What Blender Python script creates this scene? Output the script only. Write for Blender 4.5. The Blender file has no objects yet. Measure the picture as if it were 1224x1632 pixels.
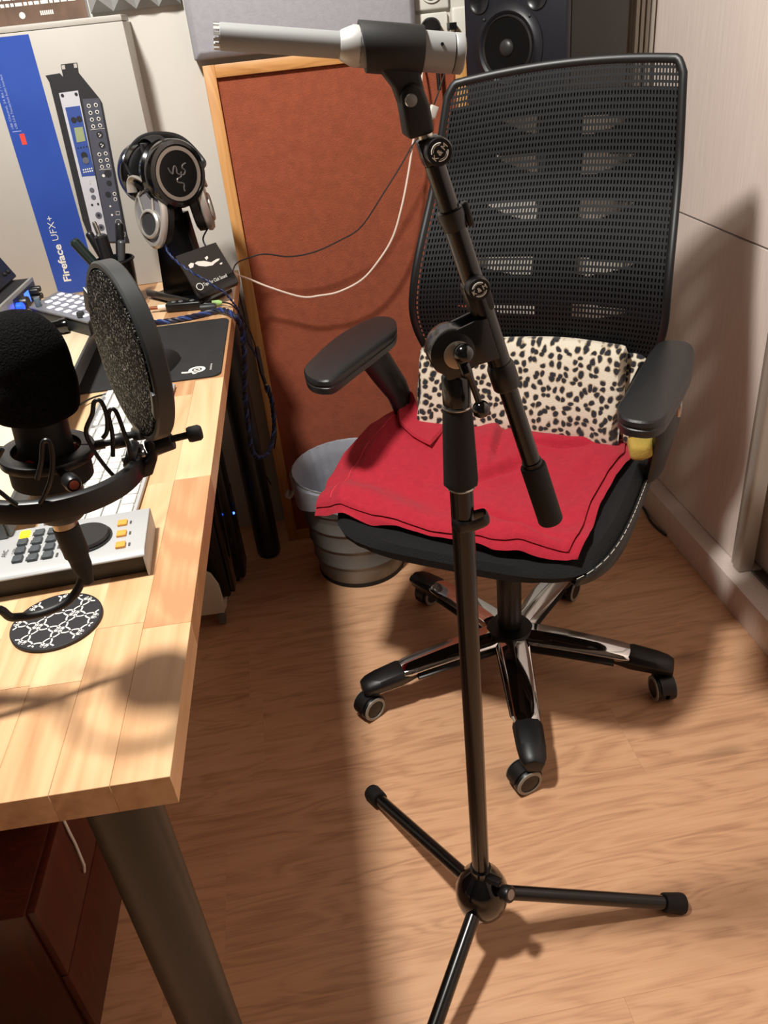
import bpy, bmesh, math, random
from math import sin, cos, pi, radians, sqrt, atan2
from mathutils import Vector, Matrix, noise
random.seed(7)
scene = bpy.context.scene
COL = scene.collection
V = Vector

# ------------------------------------------------------------------ camera
FPX = 1293.84
CAM = V((0, 0, 1.2637))
def _camaxes():
    p, r, y = .5497, .1101, -.0944
    Z = Matrix.Rotation(y, 3, 'Z')
    F = Z @ V((0, cos(p), -sin(p))); R = Z @ V((1, 0, 0)); D = Z @ V((0, -sin(p), -cos(p)))
    return F, R * cos(r) + D * sin(r), D * cos(r) - R * sin(r)
CF, CR, CD = _camaxes()
cam_data = bpy.data.cameras.new('camera')
cam_data.sensor_fit = 'VERTICAL'
cam_data.sensor_height = 32.64
cam_data.lens = FPX * 32.64 / 1632
cam_data.clip_start = 0.02
cam = bpy.data.objects.new('camera', cam_data)
COL.objects.link(cam)
m = Matrix.Identity(4)
for i in range(3):
    m[i][0] = CR[i]; m[i][1] = -CD[i]; m[i][2] = -CF[i]; m[i][3] = CAM[i]
cam.matrix_world = m
scene.camera = cam

# ------------------------------------------------------------------ world, lamps, exposure
world = bpy.data.worlds.new('world'); scene.world = world
world.use_nodes = True
world.node_tree.nodes['Background'].inputs[0].default_value = (1, .85, .7, 1)
world.node_tree.nodes['Background'].inputs[1].default_value = 0.004
def lamp(name, loc, power, radius, color):
    d = bpy.data.lights.new(name, 'POINT'); d.energy = power; d.shadow_soft_size = radius; d.color = color
    o = bpy.data.objects.new(name, d); o.location = loc; COL.objects.link(o); return o
def downlight(name, loc, power, radius, color, cone):
    d = bpy.data.lights.new(name, 'SPOT'); d.energy = power; d.shadow_soft_size = radius; d.color = color; d.spot_size = cone; d.spot_blend = .12
    o = bpy.data.objects.new(name, d); o.location = loc; COL.objects.link(o); return o
downlight('ceiling_lamp_light', (-.41, .76, 2.34), 182, .085, (1, .965, .91), math.radians(168))
scene.view_settings.view_transform = 'Standard'
scene.view_settings.look = 'None'
scene.view_settings.gamma = 1
scene.view_settings.use_curve_mapping = False
scene.view_settings.exposure = 0.0

# ------------------------------------------------------------------ helpers
def ray(u, v): return CF + CR * ((u - 612) / FPX) + CD * ((v - 816) / FPX)
def at(u, v, axis, val):
    'real-world point that the photograph shows at (u, v) on the plane axis = val'
    r = ray(u, v); i = 'xyz'.index(axis)
    return CAM + r * ((val - CAM[i]) / r[i])
def at_plane(u, v, p0, n):
    r = ray(u, v); return CAM + r * ((p0 - CAM).dot(n) / r.dot(n))

def srgb(r, g, b):
    f = lambda c: c / 12.92 if c <= .04045 else ((c + .055) / 1.055) ** 2.4
    return (f(r / 255), f(g / 255), f(b / 255), 1)
MATS = {}
def mat(name, col, rough=.5, metal=0., col2=None, nscale=20., nstretch=(1, 1, 1), bump=0., bscale=200., emit=None, estr=1.,
        alpha=1., coat=0., spec=.5, contrast=.3, perobj=False, sheen=0., trans=0.):
    if name in MATS: return MATS[name]
    m = bpy.data.materials.new(name); m.use_nodes = True; nt = m.node_tree; N = nt.nodes; Lk = nt.links
    b = N['Principled BSDF']
    c = srgb(*col)
    b.inputs['Base Color'].default_value = c; b.inputs['Roughness'].default_value = rough; b.inputs['Metallic'].default_value = metal
    b.inputs['Specular IOR Level'].default_value = spec
    b.inputs['Coat Weight'].default_value = coat
    b.inputs['Sheen Weight'].default_value = sheen
    b.inputs['Transmission Weight'].default_value = trans
    b.inputs['Alpha'].default_value = alpha
    tc = N.new('ShaderNodeTexCoord')
    vec = tc.outputs['Object']
    if perobj:
        oi = N.new('ShaderNodeObjectInfo'); cx = N.new('ShaderNodeVectorMath'); cx.operation = 'MULTIPLY_ADD'
        cx.inputs[1].default_value = (1, 1, 1)
        sc = N.new('ShaderNodeVectorMath'); sc.operation = 'SCALE'; sc.inputs[0].default_value = (37, 53, 91)
        Lk.new(oi.outputs['Random'], sc.inputs['Scale'])
        Lk.new(vec, cx.inputs[0]); Lk.new(sc.outputs[0], cx.inputs[2]); vec = cx.outputs[0]
    if col2:
        mp = N.new('ShaderNodeMapping'); mp.inputs['Scale'].default_value = nstretch; Lk.new(vec, mp.inputs[0])
        no = N.new('ShaderNodeTexNoise'); no.inputs['Scale'].default_value = nscale; no.inputs['Detail'].default_value = 5
        Lk.new(mp.outputs[0], no.inputs['Vector'])
        rp = N.new('ShaderNodeValToRGB'); rp.color_ramp.elements[0].position = .5 - contrast / 2; rp.color_ramp.elements[1].position = .5 + contrast / 2
        rp.color_ramp.elements[0].color = c; rp.color_ramp.elements[1].color = srgb(*col2)
        Lk.new(no.outputs['Fac'], rp.inputs[0]); Lk.new(rp.outputs[0], b.inputs['Base Color'])
    if bump:
        nb = N.new('ShaderNodeTexNoise'); nb.inputs['Scale'].default_value = bscale; nb.inputs['Detail'].default_value = 3
        Lk.new(vec, nb.inputs['Vector'])
        bp = N.new('ShaderNodeBump'); bp.inputs['Strength'].default_value = bump; bp.inputs['Distance'].default_value = .002
        Lk.new(nb.outputs['Fac'], bp.inputs['Height']); Lk.new(bp.outputs[0], b.inputs['Normal'])
    if emit:
        b.inputs['Emission Color'].default_value = srgb(*emit); b.inputs['Emission Strength'].default_value = estr
    MATS[name] = m
    return m

def wood_mat(name, dark, mid, light, axis=0, grain=1., rough=.4, knots=0., tone=.25, wave=1.):
    'figured wood: stretched noise, cathedral waves, fine pores, tone per board'
    if name in MATS: return MATS[name]
    m = bpy.data.materials.new(name); m.use_nodes = True; nt = m.node_tree; N = nt.nodes; Lk = nt.links
    b = N['Principled BSDF']; b.inputs['Roughness'].default_value = rough
    tc = N.new('ShaderNodeTexCoord'); oi = N.new('ShaderNodeObjectInfo')
    sc = N.new('ShaderNodeVectorMath'); sc.operation = 'SCALE'; sc.inputs[0].default_value = (17, 23, 31)
    Lk.new(oi.outputs['Random'], sc.inputs['Scale'])
    ad = N.new('ShaderNodeVectorMath'); ad.operation = 'ADD'
    Lk.new(tc.outputs['Object'], ad.inputs[0]); Lk.new(sc.outputs[0], ad.inputs[1])
    def mapped(s):
        mp = N.new('ShaderNodeMapping')
        st = [s[1], s[1], s[1]]; st[axis] = s[0]; mp.inputs['Scale'].default_value = st
        Lk.new(ad.outputs[0], mp.inputs[0]); return mp.outputs[0]
    big = N.new('ShaderNodeTexNoise'); big.inputs['Scale'].default_value = 1; big.inputs['Detail'].default_value = 2; big.inputs['Distortion'].default_value = .6
    Lk.new(mapped((1.6 * grain, 9 * grain)), big.inputs['Vector'])
    mul = N.new('ShaderNodeMath'); mul.operation = 'MULTIPLY'; mul.inputs[1].default_value = 14 * wave
    Lk.new(big.outputs['Fac'], mul.inputs[0])
    fr = N.new('ShaderNodeMath'); fr.operation = 'PINGPONG'; fr.inputs[1].default_value = .5
    Lk.new(mul.outputs[0], fr.inputs[0])
    fine = N.new('ShaderNodeTexNoise'); fine.inputs['Scale'].default_value = 1; fine.inputs['Detail'].default_value = 6
    Lk.new(mapped((4.5 * grain, 150 * grain)), fine.inputs['Vector'])
    med = N.new('ShaderNodeTexNoise'); med.inputs['Scale'].default_value = 1; med.inputs['Detail'].default_value = 3
    Lk.new(mapped((2 * grain, 26 * grain)), med.inputs['Vector'])
    def mix(a, bb, f):
        x = N.new('ShaderNodeMath'); x.operation = 'MULTIPLY_ADD'; x.inputs[1].default_value = f
        Lk.new(bb, x.inputs[0])
        if isinstance(a, float): x.inputs[2].default_value = a
        else: Lk.new(a, x.inputs[2])
        return x.outputs[0]
    s = mix(-.03 - tone / 2, fr.outputs[0], .34)
    s = mix(s, fine.outputs['Fac'], .34)
    s = mix(s, med.outputs['Fac'], .44)
    s = mix(s, oi.outputs['Random'], tone)
    rp = N.new('ShaderNodeValToRGB'); e = rp.color_ramp.elements
    e[0].position = .18; e[0].color = srgb(*dark); e[1].position = .72; e[1].color = srgb(*light)
    x = e.new(.45); x.color = srgb(*mid)
    Lk.new(s, rp.inputs[0])
    out = rp.outputs[0]
    if knots:
        vo = N.new('ShaderNodeTexVoronoi'); vo.inputs['Scale'].default_value = 1
        Lk.new(mapped((2.2, 6.5)), vo.inputs['Vector'])
        kr = N.new('ShaderNodeValToRGB'); kr.color_ramp.elements[0].position = .02; kr.color_ramp.elements[1].position = knots
        kr.color_ramp.elements[0].color = (1, 1, 1, 1); kr.color_ramp.elements[1].color = (0, 0, 0, 1)
        Lk.new(vo.outputs['Distance'], kr.inputs[0])
        kf = N.new('ShaderNodeMath'); kf.operation = 'MULTIPLY'; Lk.new(kr.outputs[0], kf.inputs[0]); Lk.new(fine.outputs['Fac'], kf.inputs[1])
        mx = N.new('ShaderNodeMix'); mx.data_type = 'RGBA'; Lk.new(kf.outputs[0], mx.inputs[0]); Lk.new(out, mx.inputs[6]); mx.inputs[7].default_value = srgb(*[c * .45 for c in dark])
        out = mx.outputs[2]
    Lk.new(out, b.inputs['Base Color'])
    bp = N.new('ShaderNodeBump'); bp.inputs['Strength'].default_value = .08; bp.inputs['Distance'].default_value = .001
    Lk.new(fine.outputs['Fac'], bp.inputs['Height']); Lk.new(bp.outputs[0], b.inputs['Normal'])
    MATS[name] = m
    return m

ROOTS = {}
def thing(name, label, cat, loc=(0, 0, 0), rot=0., group=None):
    o = bpy.data.objects.new(name, None); COL.objects.link(o)
    o.empty_display_size = .05
    o.location = loc; o.rotation_euler = (0, 0, rot) if not isinstance(rot, tuple) else rot
    o['label'] = label; o['category'] = cat
    if group: o['group'] = group
    ROOTS[o.name] = Matrix.Translation(V(loc)) @ o.rotation_euler.to_matrix().to_4x4()
    return o
def tag(o, label=None, cat=None, group=None, kind=None):
    if label: o['label'] = label
    if cat: o['category'] = cat
    if group: o['group'] = group
    if kind: o['kind'] = kind
    return o
def struct_root(name):
    o = bpy.data.objects.new(name, None); COL.objects.link(o); o['kind'] = 'structure'; ROOTS[o.name] = Matrix.Identity(4); return o

def frame_of(z, x=None):
    'rotation matrix whose Z is z and X close to x'
    z = V(z).normalized()
    x = V(x) if x is not None else (V((1, 0, 0)) if abs(z.x) < .9 else V((0, 1, 0)))
    x = (x - z * x.dot(z)).normalized(); y = z.cross(x)
    return Matrix(((x.x, y.x, z.x), (x.y, y.y, z.y), (x.z, y.z, z.z)))
def spline(pts, n=6, closed=False):
    P = [V(p) for p in pts]; L = len(P); out = []
    if L < 3: return P
    rng = range(L if closed else L - 1)
    for i in rng:
        g = lambda k: P[k % L] if closed else P[max(0, min(L - 1, k))]
        p0, p1, p2, p3 = g(i - 1), g(i), g(i + 1), g(i + 2)
        for s in range(n):
            t = s / n
            out.append(.5 * ((2 * p1) + (p2 - p0) * t + (2 * p0 - 5 * p1 + 4 * p2 - p3) * t * t + (3 * p1 - p0 - 3 * p2 + p3) * t ** 3))
    if not closed: out.append(P[-1])
    return out

class MB:
    def __init__(s): s.v = []; s.f = []
    def add(s, vs, fs):
        o = len(s.v); s.v += [V(p) for p in vs]; s.f += [tuple(i + o for i in f) for f in fs]; return s
    def box(s, c, d, R=None):
        c = V(c); R = R or Matrix.Identity(3)
        vs = [c + R @ V((x * d[0] / 2, y * d[1] / 2, z * d[2] / 2)) for x in (-1, 1) for y in (-1, 1) for z in (-1, 1)]
        return s.add(vs, [(0, 1, 3, 2), (4, 6, 7, 5), (0, 4, 5, 1), (2, 3, 7, 6), (0, 2, 6, 4), (1, 5, 7, 3)])
    def tube(s, pts, r, n=12, closed=False, caps=True, up=None):
        P = [V(p) for p in pts]; L = len(P)
        rr = r if isinstance(r, (list, tuple)) else [r] * L
        T = []
        for i in range(L):
            a = P[(i - 1) % L] if closed else P[max(0, i - 1)]; b = P[(i + 1) % L] if closed else P[min(L - 1, i + 1)]
            d = b - a; T.append(d.normalized() if d.length > 1e-9 else (T[-1] if T else V((0, 0, 1))))
        X = frame_of(T[0], up).col[0]
        vs = []
        for i in range(L):
            X = (X - T[i] * X.dot(T[i])); X = X.normalized() if X.length > 1e-9 else frame_of(T[i]).col[0]
            Y = T[i].cross(X)
            for k in range(n):
                a = 2 * pi * k / n
                if isinstance(rr[i], tuple): vs.append(P[i] + X * (cos(a) * rr[i][0]) + Y * (sin(a) * rr[i][1]))
                else: vs.append(P[i] + (X * cos(a) + Y * sin(a)) * rr[i])
        fs = []
        for i in range(L if closed else L - 1):
            j = (i + 1) % L
            for k in range(n):
                k2 = (k + 1) % n
                fs.append((i * n + k, i * n + k2, j * n + k2, j * n + k))
        if caps and not closed:
            fs.append(tuple(range(n - 1, -1, -1))); fs.append(tuple((L - 1) * n + k for k in range(n)))
        return s.add(vs, fs)
    def cyl(s, a, b, r, r2=None, n=24):
        return s.tube([a, b], [r, r if r2 is None else r2], n)
    def lathe(s, prof, o=(0, 0, 0), axis=(0, 0, 1), n=32, up=None):
        'prof = [(radius, height)], closed at ends when radius is 0 or capped'
        R = frame_of(axis, up); o = V(o)
        vs = []; fs = []
        for (r, h) in prof:
            for k in range(n):
                a = 2 * pi * k / n; vs.append(o + R @ V((r * cos(a), r * sin(a), h)))
        L = len(prof)
        for i in range(L - 1):
            for k in range(n):
                k2 = (k + 1) % n; fs.append((i * n + k, i * n + k2, (i + 1) * n + k2, (i + 1) * n + k))
        fs.append(tuple(range(n - 1, -1, -1))); fs.append(tuple((L - 1) * n + k for k in range(n)))
        return s.add(vs, fs)
    def prism(s, poly, h, R=None, o=(0, 0, 0)):
        'poly in local xy, extruded 0..h along local z'
        R = R or Matrix.Identity(3); o = V(o); n = len(poly)
        vs = [o + R @ V((p[0], p[1], 0)) for p in poly] + [o + R @ V((p[0], p[1], h)) for p in poly]
        fs = [tuple(range(n - 1, -1, -1)), tuple(range(n, 2 * n))] + [(i, (i + 1) % n, n + (i + 1) % n, n + i) for i in range(n)]
        return s.add(vs, fs)
    def extrude(s, pts, d):
        'planar world polygon pts extruded by vector d'
        n = len(pts); d = V(d); vs = [V(p) for p in pts] + [V(p) + d for p in pts]
        fs = [tuple(range(n - 1, -1, -1)), tuple(range(n, 2 * n))] + [(i, (i + 1) % n, n + (i + 1) % n, n + i) for i in range(n)]
        return s.add(vs, fs)
    def ball(s, c, r, n=24, rings=14, R=None):
        c = V(c); r = r if isinstance(r, tuple) else (r, r, r); R = R or Matrix.Identity(3)
        vs = [c + R @ V((0, 0, r[2]))]; 
        for i in range(1, rings):
            a = pi * i / rings
            for k in range(n):
                b = 2 * pi * k / n; vs.append(c + R @ V((r[0] * sin(a) * cos(b), r[1] * sin(a) * sin(b), r[2] * cos(a))))
        vs.append(c - R @ V((0, 0, r[2])))
        fs = [(0, 1 + k, 1 + (k + 1) % n) for k in range(n)]
        for i in range(rings - 2):
            for k in range(n):
                k2 = (k + 1) % n; fs.append((1 + i * n + k, 1 + (i + 1) * n + k, 1 + (i + 1) * n + k2, 1 + i * n + k2))
        q = 1 + (rings - 2) * n
        fs += [(q + k, len(vs) - 1, q + (k + 1) % n) for k in range(n)]
        return s.add(vs, fs)
    def grid(s, fn, nu, nv, skip=None):
        vs = [fn(i / nu, j / nv) for j in range(nv + 1) for i in range(nu + 1)]
        fs = []
        for j in range(nv):
            for i in range(nu):
                if skip and skip((i + .5) / nu, (j + .5) / nv): continue
                a = j * (nu + 1) + i; fs.append((a, a + 1, a + nu + 2, a + nu + 1))
        return s.add(vs, fs)
    def build(s, name, material, parent=None, bevel=0., seg=2, smooth=True, W=False, subsurf=0, solid=0., angle=40, data=None, origin=None):
        M = Matrix.Identity(4)
        vs = s.v
        off = V((0, 0, 0))
        if parent is not None:
            if W: vs = [ROOTS[parent.name].inverted() @ p for p in vs]
        else:
            if origin is None:
                xs = [p.x for p in vs]; ys = [p.y for p in vs]; zs = [p.z for p in vs]
                origin = V(((min(xs) + max(xs)) / 2, (min(ys) + max(ys)) / 2, min(zs)))
            off = V(origin); vs = [p - off for p in vs]
        me = bpy.data.meshes.new(name); me.from_pydata(vs, [], s.f)
        bm = bmesh.new(); bm.from_mesh(me)
        bmesh.ops.recalc_face_normals(bm, faces=bm.faces)
        if bevel:
            bmesh.ops.remove_doubles(bm, verts=bm.verts, dist=1e-6)
            ed = [e for e in bm.edges if len(e.link_faces) == 2 and e.calc_face_angle(0) > radians(angle)]
            bmesh.ops.bevel(bm, geom=ed, offset=bevel, segments=seg, profile=.5, affect='EDGES', clamp_overlap=True)
        if smooth:
            for f in bm.faces: f.smooth = True
            for e in bm.edges:
                if len(e.link_faces) == 2 and e.calc_face_angle(0) > radians(38): e.smooth = False
        bm.to_mesh(me); bm.free()
        me.materials.append(material)
        o = bpy.data.objects.new(name, me); COL.objects.link(o)
        o.location = off
        ROOTS[o.name] = Matrix.Translation(off)
        if parent is not None:
            o.parent = parent; ROOTS[o.name] = ROOTS[parent.name]
        if solid:
            md = o.modifiers.new('solid', 'SOLIDIFY'); md.thickness = solid; md.offset = 0
        if subsurf:
            md = o.modifiers.new('sub', 'SUBSURF'); md.levels = md.render_levels = subsurf
        return o

def copy_piece(src, parent, loc):
    o = src.copy(); COL.objects.link(o); o.parent = parent; o.location = loc; return o

def text(body, o, xdir, ydir, height, material, parent, name='lettering', bold=0., width=None, center=False, depth=.0002, shear=0.):
    'flat lettering in world space: baseline from o along xdir, capitals rise along ydir'
    cu = bpy.data.curves.new('t', 'FONT'); cu.body = body; cu.size = 1; cu.offset = bold; cu.extrude = 0; cu.resolution_u = 3; cu.shear = shear
    tmp = bpy.data.objects.new('t', cu); COL.objects.link(tmp)
    dg = bpy.context.evaluated_depsgraph_get(); dg.update()
    me = bpy.data.meshes.new_from_object(tmp.evaluated_get(dg))
    bpy.data.objects.remove(tmp); bpy.data.curves.remove(cu)
    xs = [v.co.x for v in me.vertices]; ys = [v.co.y for v in me.vertices]
    x0, x1 = min(xs), max(xs); cap = .7
    sy = height / cap; sx = sy if width is None else width / (x1 - x0)
    X = V(xdir).normalized(); Y = V(ydir).normalized(); o = V(o); Zn = X.cross(Y)
    if center: o = o - X * ((x0 + x1) / 2 * sx) - Y * ((min(ys) + max(ys)) / 2 * sy)
    else: o = o - X * (x0 * sx)
    b = MB(); b.v = [o + X * (v.co.x * sx) + Y * (v.co.y * sy) + Zn * depth for v in me.vertices]
    b.f = [tuple(p.vertices) for p in me.polygons]
    bpy.data.meshes.remove(me)
    return b.build(name, material, parent, smooth=False, W=True)

# ------------------------------------------------------------------ materials
BLACK = mat('black_plastic', (15, 15, 16), .38)
BLACKM = mat('matt_black_rubber', (13, 13, 14), .72)
GLOSS = mat('gloss_black_paint', (7, 7, 8), .14, coat=.4)
STEEL = mat('brushed_steel', (190, 188, 182), .3, 1.)
CHROME = mat('chrome', (225, 225, 225), .05, 1.)
WHITEP = mat('white_plastic', (228, 224, 214), .35)
WHITEI = mat('white_ink', (226, 224, 216), .6)
DARKI = mat('dark_ink', (70, 68, 66), .6)
DARKG = mat('dark_grey_plastic', (42, 44, 46), .5)
ALU = mat('anodised_aluminium', (186, 187, 184), .34, .6, (176, 176, 174), 60)
PINE = wood_mat('pine_frame', (168, 112, 58), (198, 142, 80), (214, 162, 98), axis=2, grain=1.2, rough=.45, tone=.12)
PINEH = wood_mat('pine_frame_cross', (168, 112, 58), (198, 142, 80), (214, 162, 98), axis=0, grain=1.2, rough=.45, tone=.12)
BEECH = wood_mat('oiled_beech', (184, 136, 94), (215, 171, 127), (229, 193, 150), axis=1, grain=.8, rough=.34, tone=.62, wave=.8)
OAK = wood_mat('oak_laminate', (176, 128, 95), (218, 168, 128), (230, 183, 143), axis=0, grain=1.9, rough=.42, knots=.14, tone=.07, wave=.5)
WALLM = mat('wall_paint', (206, 202, 193), .7, bump=.08, bscale=90)
WARD = mat('wardrobe_laminate', (238, 222, 212), .42, 0, (226, 208, 197), 6, (30, 30, 1.5), contrast=.5)
WARDT = mat('wardrobe_profile', (178, 168, 156), .4, .3)
# ------------------------------------------------------------------ the room
fl = struct_root('floor')
MB().box((0, .25, -.03), (4.6, 4.4, .04)).build('subfloor', mat('underlay', (60, 42, 30), .9), fl)
PX0, PX1, PW, PL = -2.0, 1.3, .19, 1.285
pm = {}
row = 0
y = -.54
joint = {3: .331, 4: .90, 5: -.30, 6: .531, 7: 1.15, 8: -.214, 9: .45, 10: -.05}
rows = []
while y < 2.10:
    j = joint.get(row + 0, random.uniform(-.6, .6))
    rows.append((y, j)); y += PW; row += 1
for i, (y0, j) in enumerate(rows):
    k = round((y0 - .41) / PW)           # .41-.60 is row 0
    jj = {0: .331, 1: .93, 2: -.26, 3: .531, 4: 1.1, 5: -.214, 6: .42, 7: -.02}.get(k, j)
    x = jj - PL * math.ceil((jj - PX0) / PL)
    while x < PX1:
        a = max(x, PX0); b_ = min(x + PL, PX1); y1 = min(y0 + PW, 2.10)
        if b_ - a > .02:
            c = V(((a + b_) / 2, (y0 + y1) / 2, -.008))
            key = (round(b_ - a, 3), round(y1 - y0, 3))
            if key not in pm:
                o = MB().box((0, 0, 0), (b_ - a - .0001, y1 - y0 - .0001, .016)).build('plank', OAK, fl, bevel=.00015, seg=1)
                pm[key] = o
            else:
                o = pm[key].copy(); COL.objects.link(o); o.parent = fl
            o.location = c + V((0, 0, random.uniform(-.0001, 0)))
        x += PL
def wallbox(name, c, d, material=WALLM):
    o = MB().box(c, d).build(name, material, smooth=False); tag(o, kind='structure'); return o
wallbox('wall_back', (-.35, 2.15, 1.32), (3.5, .10, 2.64))
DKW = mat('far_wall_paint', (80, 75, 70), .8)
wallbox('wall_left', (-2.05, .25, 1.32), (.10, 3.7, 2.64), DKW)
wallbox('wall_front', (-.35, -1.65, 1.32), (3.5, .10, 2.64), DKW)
wallbox('wall_right', (1.65, .25, 1.32), (.10, 3.9, 2.64))
wallbox('ceiling', (-.2, .25, 2.66), (3.8, 3.9, .04), mat('ceiling_paint', (128, 124, 118), .8))
MB().box((-.55, -.55 - .55, -.008), (3.7, 1.12, .016)).build('plank', OAK, fl, bevel=.0006, seg=1)

# ------------------------------------------------------------------ sliding wardrobe
wd = thing('sliding_wardrobe', 'pale wood-grain sliding wardrobe along the right side of the room', 'wardrobe', (1.25, .5, 0))
WX, PHH, DX = .9105, .0818, .951
MB().box((WX + .335, .25, PHH / 2 - .0), (.67, 3.69, PHH)).build('plinth', WARD, wd, bevel=.0015, W=True)
def door(name, x, ya, yb, zj):
    d = MB().box((x + .011, (ya + yb) / 2, (PHH + .004 + zj - .002) / 2), (.022, yb - ya, zj - .002 - PHH - .004)).build('door', WARD, wd, W=True, bevel=.0008, seg=1)
    MB().box((x + .011, (ya + yb) / 2, (zj + .002 + 2.40) / 2), (.022, yb - ya, 2.40 - zj - .002)).build('upper_panel', WARD, d, W=True, bevel=.0008, seg=1)
    MB().box((x + .013, (ya + yb) / 2, zj), (.022, yb - ya, .004)).build('divider_strip', mat('seam_grey', (120, 112, 104), .5), d, W=True, smooth=False)
    return d
d1 = door('door', DX, 1.447, 2.095, .7973)
# stepped aluminium grip profile on the near edge of the far door
prof = [(.951, 1.449), (.944, 1.447), (.944, 1.440), (.951, 1.438), (.951, 1.433), (.939, 1.431), (.939, 1.405), (.9455, 1.403), (.973, 1.403), (.973, 1.449)]
MB().prism([(p[0], p[1]) for p in prof], 2.40 - PHH - .002, o=(0, 0, PHH + .002)).build('grip_profile', WARDT, d1, W=True, bevel=.0006, seg=1)
d2 = door('door', .995, -1.2, 1.47, .7973)
MB().box((.984, .1, PHH + .001), (.022, 2.6, .003)).build('bottom_track', mat('track_steel', (110, 110, 108), .35, .8), wd, W=True)
MB().box((.969, .1, PHH + .0015), (.003, 2.6, .006)).build('track_rib', mat('track_steel2', (150, 150, 146), .35, .8), wd, W=True)
MB().box((1.25, .25, 2.415), (.60, 3.69, .03)).build('top_board', WARD, wd, W=True)
# fluted closing strip where the wardrobe meets the back wall
fs = MB()
for k in range(4):
    fs.box((.902 + k * .0125, 2.082, 1.24), (.009, .03, 2.316))
fs.box((.921, 2.090, 1.24), (.050, .018, 2.316))
fs.build('closing_strip', mat('grey_strip', (178, 170, 158), .45), wd, W=True, bevel=.001, seg=1)

# ------------------------------------------------------------------ acoustic felt panel in a pine frame
FELT = mat('rust_felt', (158, 79, 49), .95, 0, (140, 68, 41), 55, contrast=.5, bump=.9, bscale=420, sheen=.25)
ap = thing('acoustic_panel', 'tall rust-brown felt acoustic panel in a pine frame leaning on the wall', 'acoustic panel', (-.0945, 1.979, 0), (-math.atan2(.0802, 1.2), 0, 0))
ht = sqrt(1.2 ** 2 + .08 ** 2); wf = .589; fw = .026
MB().box((fw / 2, .02, ht / 2), (fw, .04, ht)).build('stile', PINE, ap, bevel=.0015)
MB().box((wf - fw / 2, .02, ht / 2), (fw, .04, ht)).build('stile', PINE, ap, bevel=.0015)
MB().box((wf / 2, .02, ht - fw / 2), (wf - 2 * fw, .04, fw)).build('rail', PINEH, ap, bevel=.0015)
MB().box((wf / 2, .02, fw / 2), (wf - 2 * fw, .04, fw)).build('rail', PINEH, ap, bevel=.0015)
MB().box((wf / 2, .022, ht / 2), (wf - 2 * fw - .001, .022, ht - 2 * fw - .001)).build('felt', FELT, ap)

# grey flat foam panel hung on the wall above it
gp = MB(); x0, x1, z0, z1 = -.108, .385, 1.211, 1.80
yf, yb, bv = 2.045, 2.099, .014
gp.add([(x0, yb, z0), (x1, yb, z0), (x1, yb, z1), (x0, yb, z1), (x0, yf + bv, z0), (x1, yf + bv, z0), (x1, yf + bv, z1), (x0, yf + bv, z1),
        (x0 + bv, yf, z0 + bv), (x1 - bv, yf, z0 + bv), (x1 - bv, yf, z1 - bv), (x0 + bv, yf, z1 - bv)],
       [(3, 2, 1, 0), (0, 1, 5, 4), (1, 2, 6, 5), (2, 3, 7, 6), (3, 0, 4, 7), (4, 5, 9, 8), (5, 6, 10, 9), (6, 7, 11, 10), (7, 4, 8, 11), (8, 9, 10, 11)])
tag(gp.build('foam_panel', mat('grey_foam', (163, 162, 168), .9, 0, (157, 156, 163), 80, bump=.3, bscale=500), bevel=.003),
    'flat lavender-grey foam panel on the wall above the rust felt panel', 'foam panel')
# pyramid foam tile
pf = thing('pyramid_foam_tile', 'grey pyramid acoustic foam tile on the wall above the cardboard box', 'foam panel', (-.21, 2.1, 1.318))
py = MB(); nx, nz, c_ = 4, 7, .0475
py.box((0, -.008, nz * c_ / 2), (nx * c_, .014, nz * c_))
for i in range(nx):
    for k in range(nz):
        a = V((-nx * c_ / 2 + i * c_, -.015, k * c_))
        py.add([a, a + V((c_, 0, 0)), a + V((c_, 0, c_)), a + V((0, 0, c_)), a + V((c_ / 2, -.035, c_ / 2))], [(0, 1, 4), (1, 2, 4), (2, 3, 4), (3, 0, 4)])
o = py.build('pyramid_foam', mat('pyramid_foam_grey', (158, 158, 156), .9, bump=.3, bscale=500), pf, smooth=False)

# poster
po = thing('poster', 'dark grey-brown poster with rows of small print above the cardboard box', 'poster', (-.42, 2.0985, 1.312))
MB().box((-.02, 0, .25), (.26, .0012, .5)).build('sheet', mat('poster_print', (72, 60, 54), .3, 0, (150, 120, 100), 7, (1, 1, .6), contrast=.35), po)
tx = MB()
for r_, (zz, xa, xb) in enumerate(((.0475, -.105, .085), (.036, -.105, .083))):
    x = xa
    while x < xb:
        w = random.uniform(.006, .017); tx.box((x + w / 2, -.0008, zz), (w, .0003, .0062)); x += w + .0028
for k in range(7): tx.box((.012 + k * .004, -.0008, .017), (.0028, .0003, .008))
tx.build('small_print', WHITEI, po, smooth=False)
MB().lathe([(.0062, 0), (.0062, .0004)], (-.027, -.001, .016), (0, -1, 0)).build('round_mark', WHITEI, po)
MB().box((.1085, -.0015, .25), (.003, .003, .5)).build('edge_strip', mat('poster_edge', (150, 150, 150), .3, .4), po)

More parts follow.
